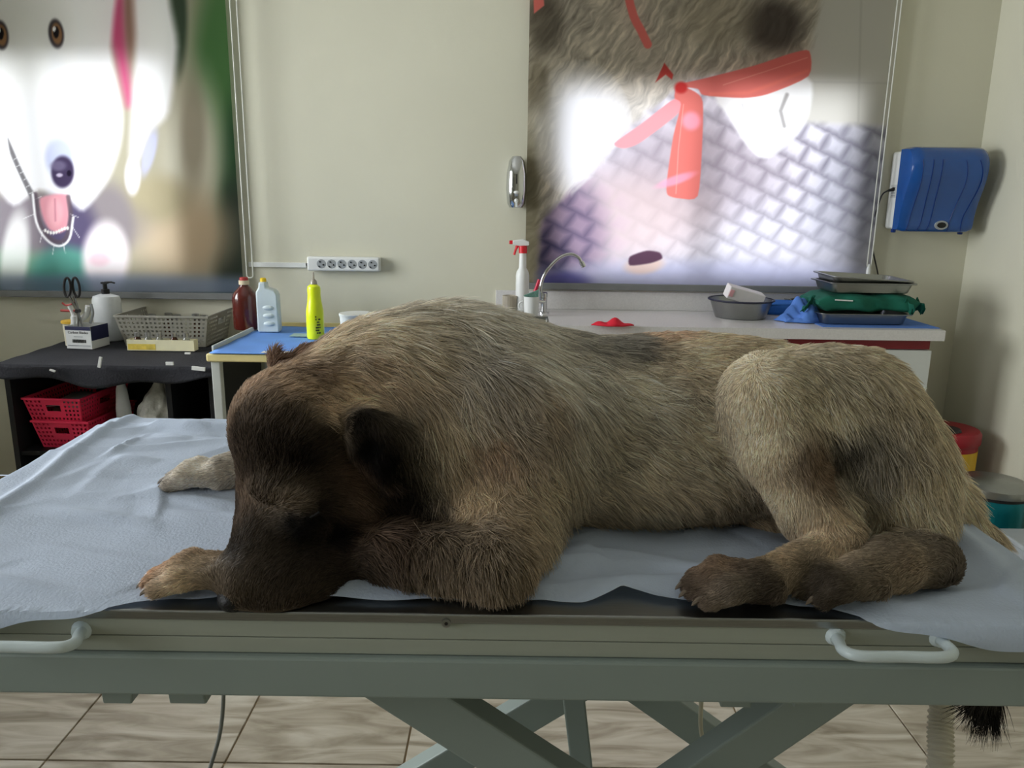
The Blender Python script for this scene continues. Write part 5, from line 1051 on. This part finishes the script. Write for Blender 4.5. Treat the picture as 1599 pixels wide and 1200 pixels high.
m = MB(); prf = [(-w_*.46, 0), (w_*.46, 0), (w_*.5, .01), (w_*.48, h*.70), (w_*.36, h*.78), (-w_*.02, h*.83), (-w_*.04, h*.93), (-w_*.34, h*.93), (-w_*.36, h*.83), (-w_*.5, h*.74), (-w_*.5, .01)]
m.prism(prf, lambda x, y, hh: (x, hh, y), -.028, .028); m.build('bottle_body', mat('milky plastic', (204, 216, 220), .4), b2, bevel=.006, seg=3, smooth=True); m = MB(); m.lathe([(.013, h*.93), (.013, h*.985), (.009, h)], (-w_*.19, 0, 0), 14); m.build('cap', mat('yellow plastic', (236, 200, 40), .4), b2, smooth=True)
for k in range(3): m = MB(); m.ball((w_*.05, -.028, h*(.16+.15*k)), (w_*.26, .006, h*.045), 10, 8); m.build('moulded_grip', mat('milky plastic', (204, 216, 220), .4), b2, smooth=True)
q, h = bottle_at(491, 530, 444); q.y += .025; h = PY(487, 444, q.y).z-PADZ; b3 = thing('yellow_bottle', 'fluorescent yellow bottle with dark print on the blue pad', 'bottle', (q.x, q.y, PADZ)); R_ = 27/FPX*(q.y*.974+.13)/2
m = MB(); m.lathe([(R_*.93, 0), (R_, .006), (R_, h*.44), (R_*.97, h*.52), (R_*.80, h*.68), (R_*.73, h*.80), (R_*.76, h*.90), (R_*.70, h*.96), (R_*.38, h)], (0, 0, 0), 28); m.build('bottle_body', mat('fluorescent yellow plastic', (226, 240, 24), .3, coat=.3), b3, smooth=True)
m = MB(); m.lathe([(R_*.40, h), (R_*.36, h*1.06), (R_*.12, h*1.10), (R_*.10, h*1.22)], (0, 0, 0), 14); m.build('nozzle', mat('clear frosted plastic', (214, 206, 190), .2, trans=.6), b3, smooth=True)
rn = random.Random(2)
for r in range(7):
    m = MB(); a0 = -1.25
    for k in range(4):
        a_ = a0+.15*k+rn.uniform(-.03, .03); zc = h*(.12+.05*r)
        if rn.random() < .8: m.box((R_*1.003*math.cos(a_), R_*1.003*math.sin(a_), zc), (.0045, .0016, .006), Matrix.Rotation(a_+math.pi/2, 3, 'Z'))
    if m.v: o = m.build('print_row', mat('dark green print', (60, 66, 20), .5), b3); o['kind'] = 'stuff'
q = PZ(557, 520, PADZ); R_ = 52/FPX*(q.y*.974+.13)/2; h = PY(557, 489, q.y).z-PADZ; b4 = thing('plastic_tub', 'white round plastic tub behind the dog, beside the yellow bottle', 'tub', (q.x, q.y, PADZ))
m = MB(); m.lathe([(R_*.86, 0), (R_*.9, .004), (R_*.97, h*.86)], (0, 0, 0), 30); m.build('tub_wall', M_WHITE, b4, smooth=True); m = MB(); m.lathe([(R_, h*.86), (R_*1.02, h*.97), (R_*.98, h), (0, h*1.01)], (0, 0, 0), 30, cap1=False); m.build('lid', M_WHITE, b4, smooth=True)
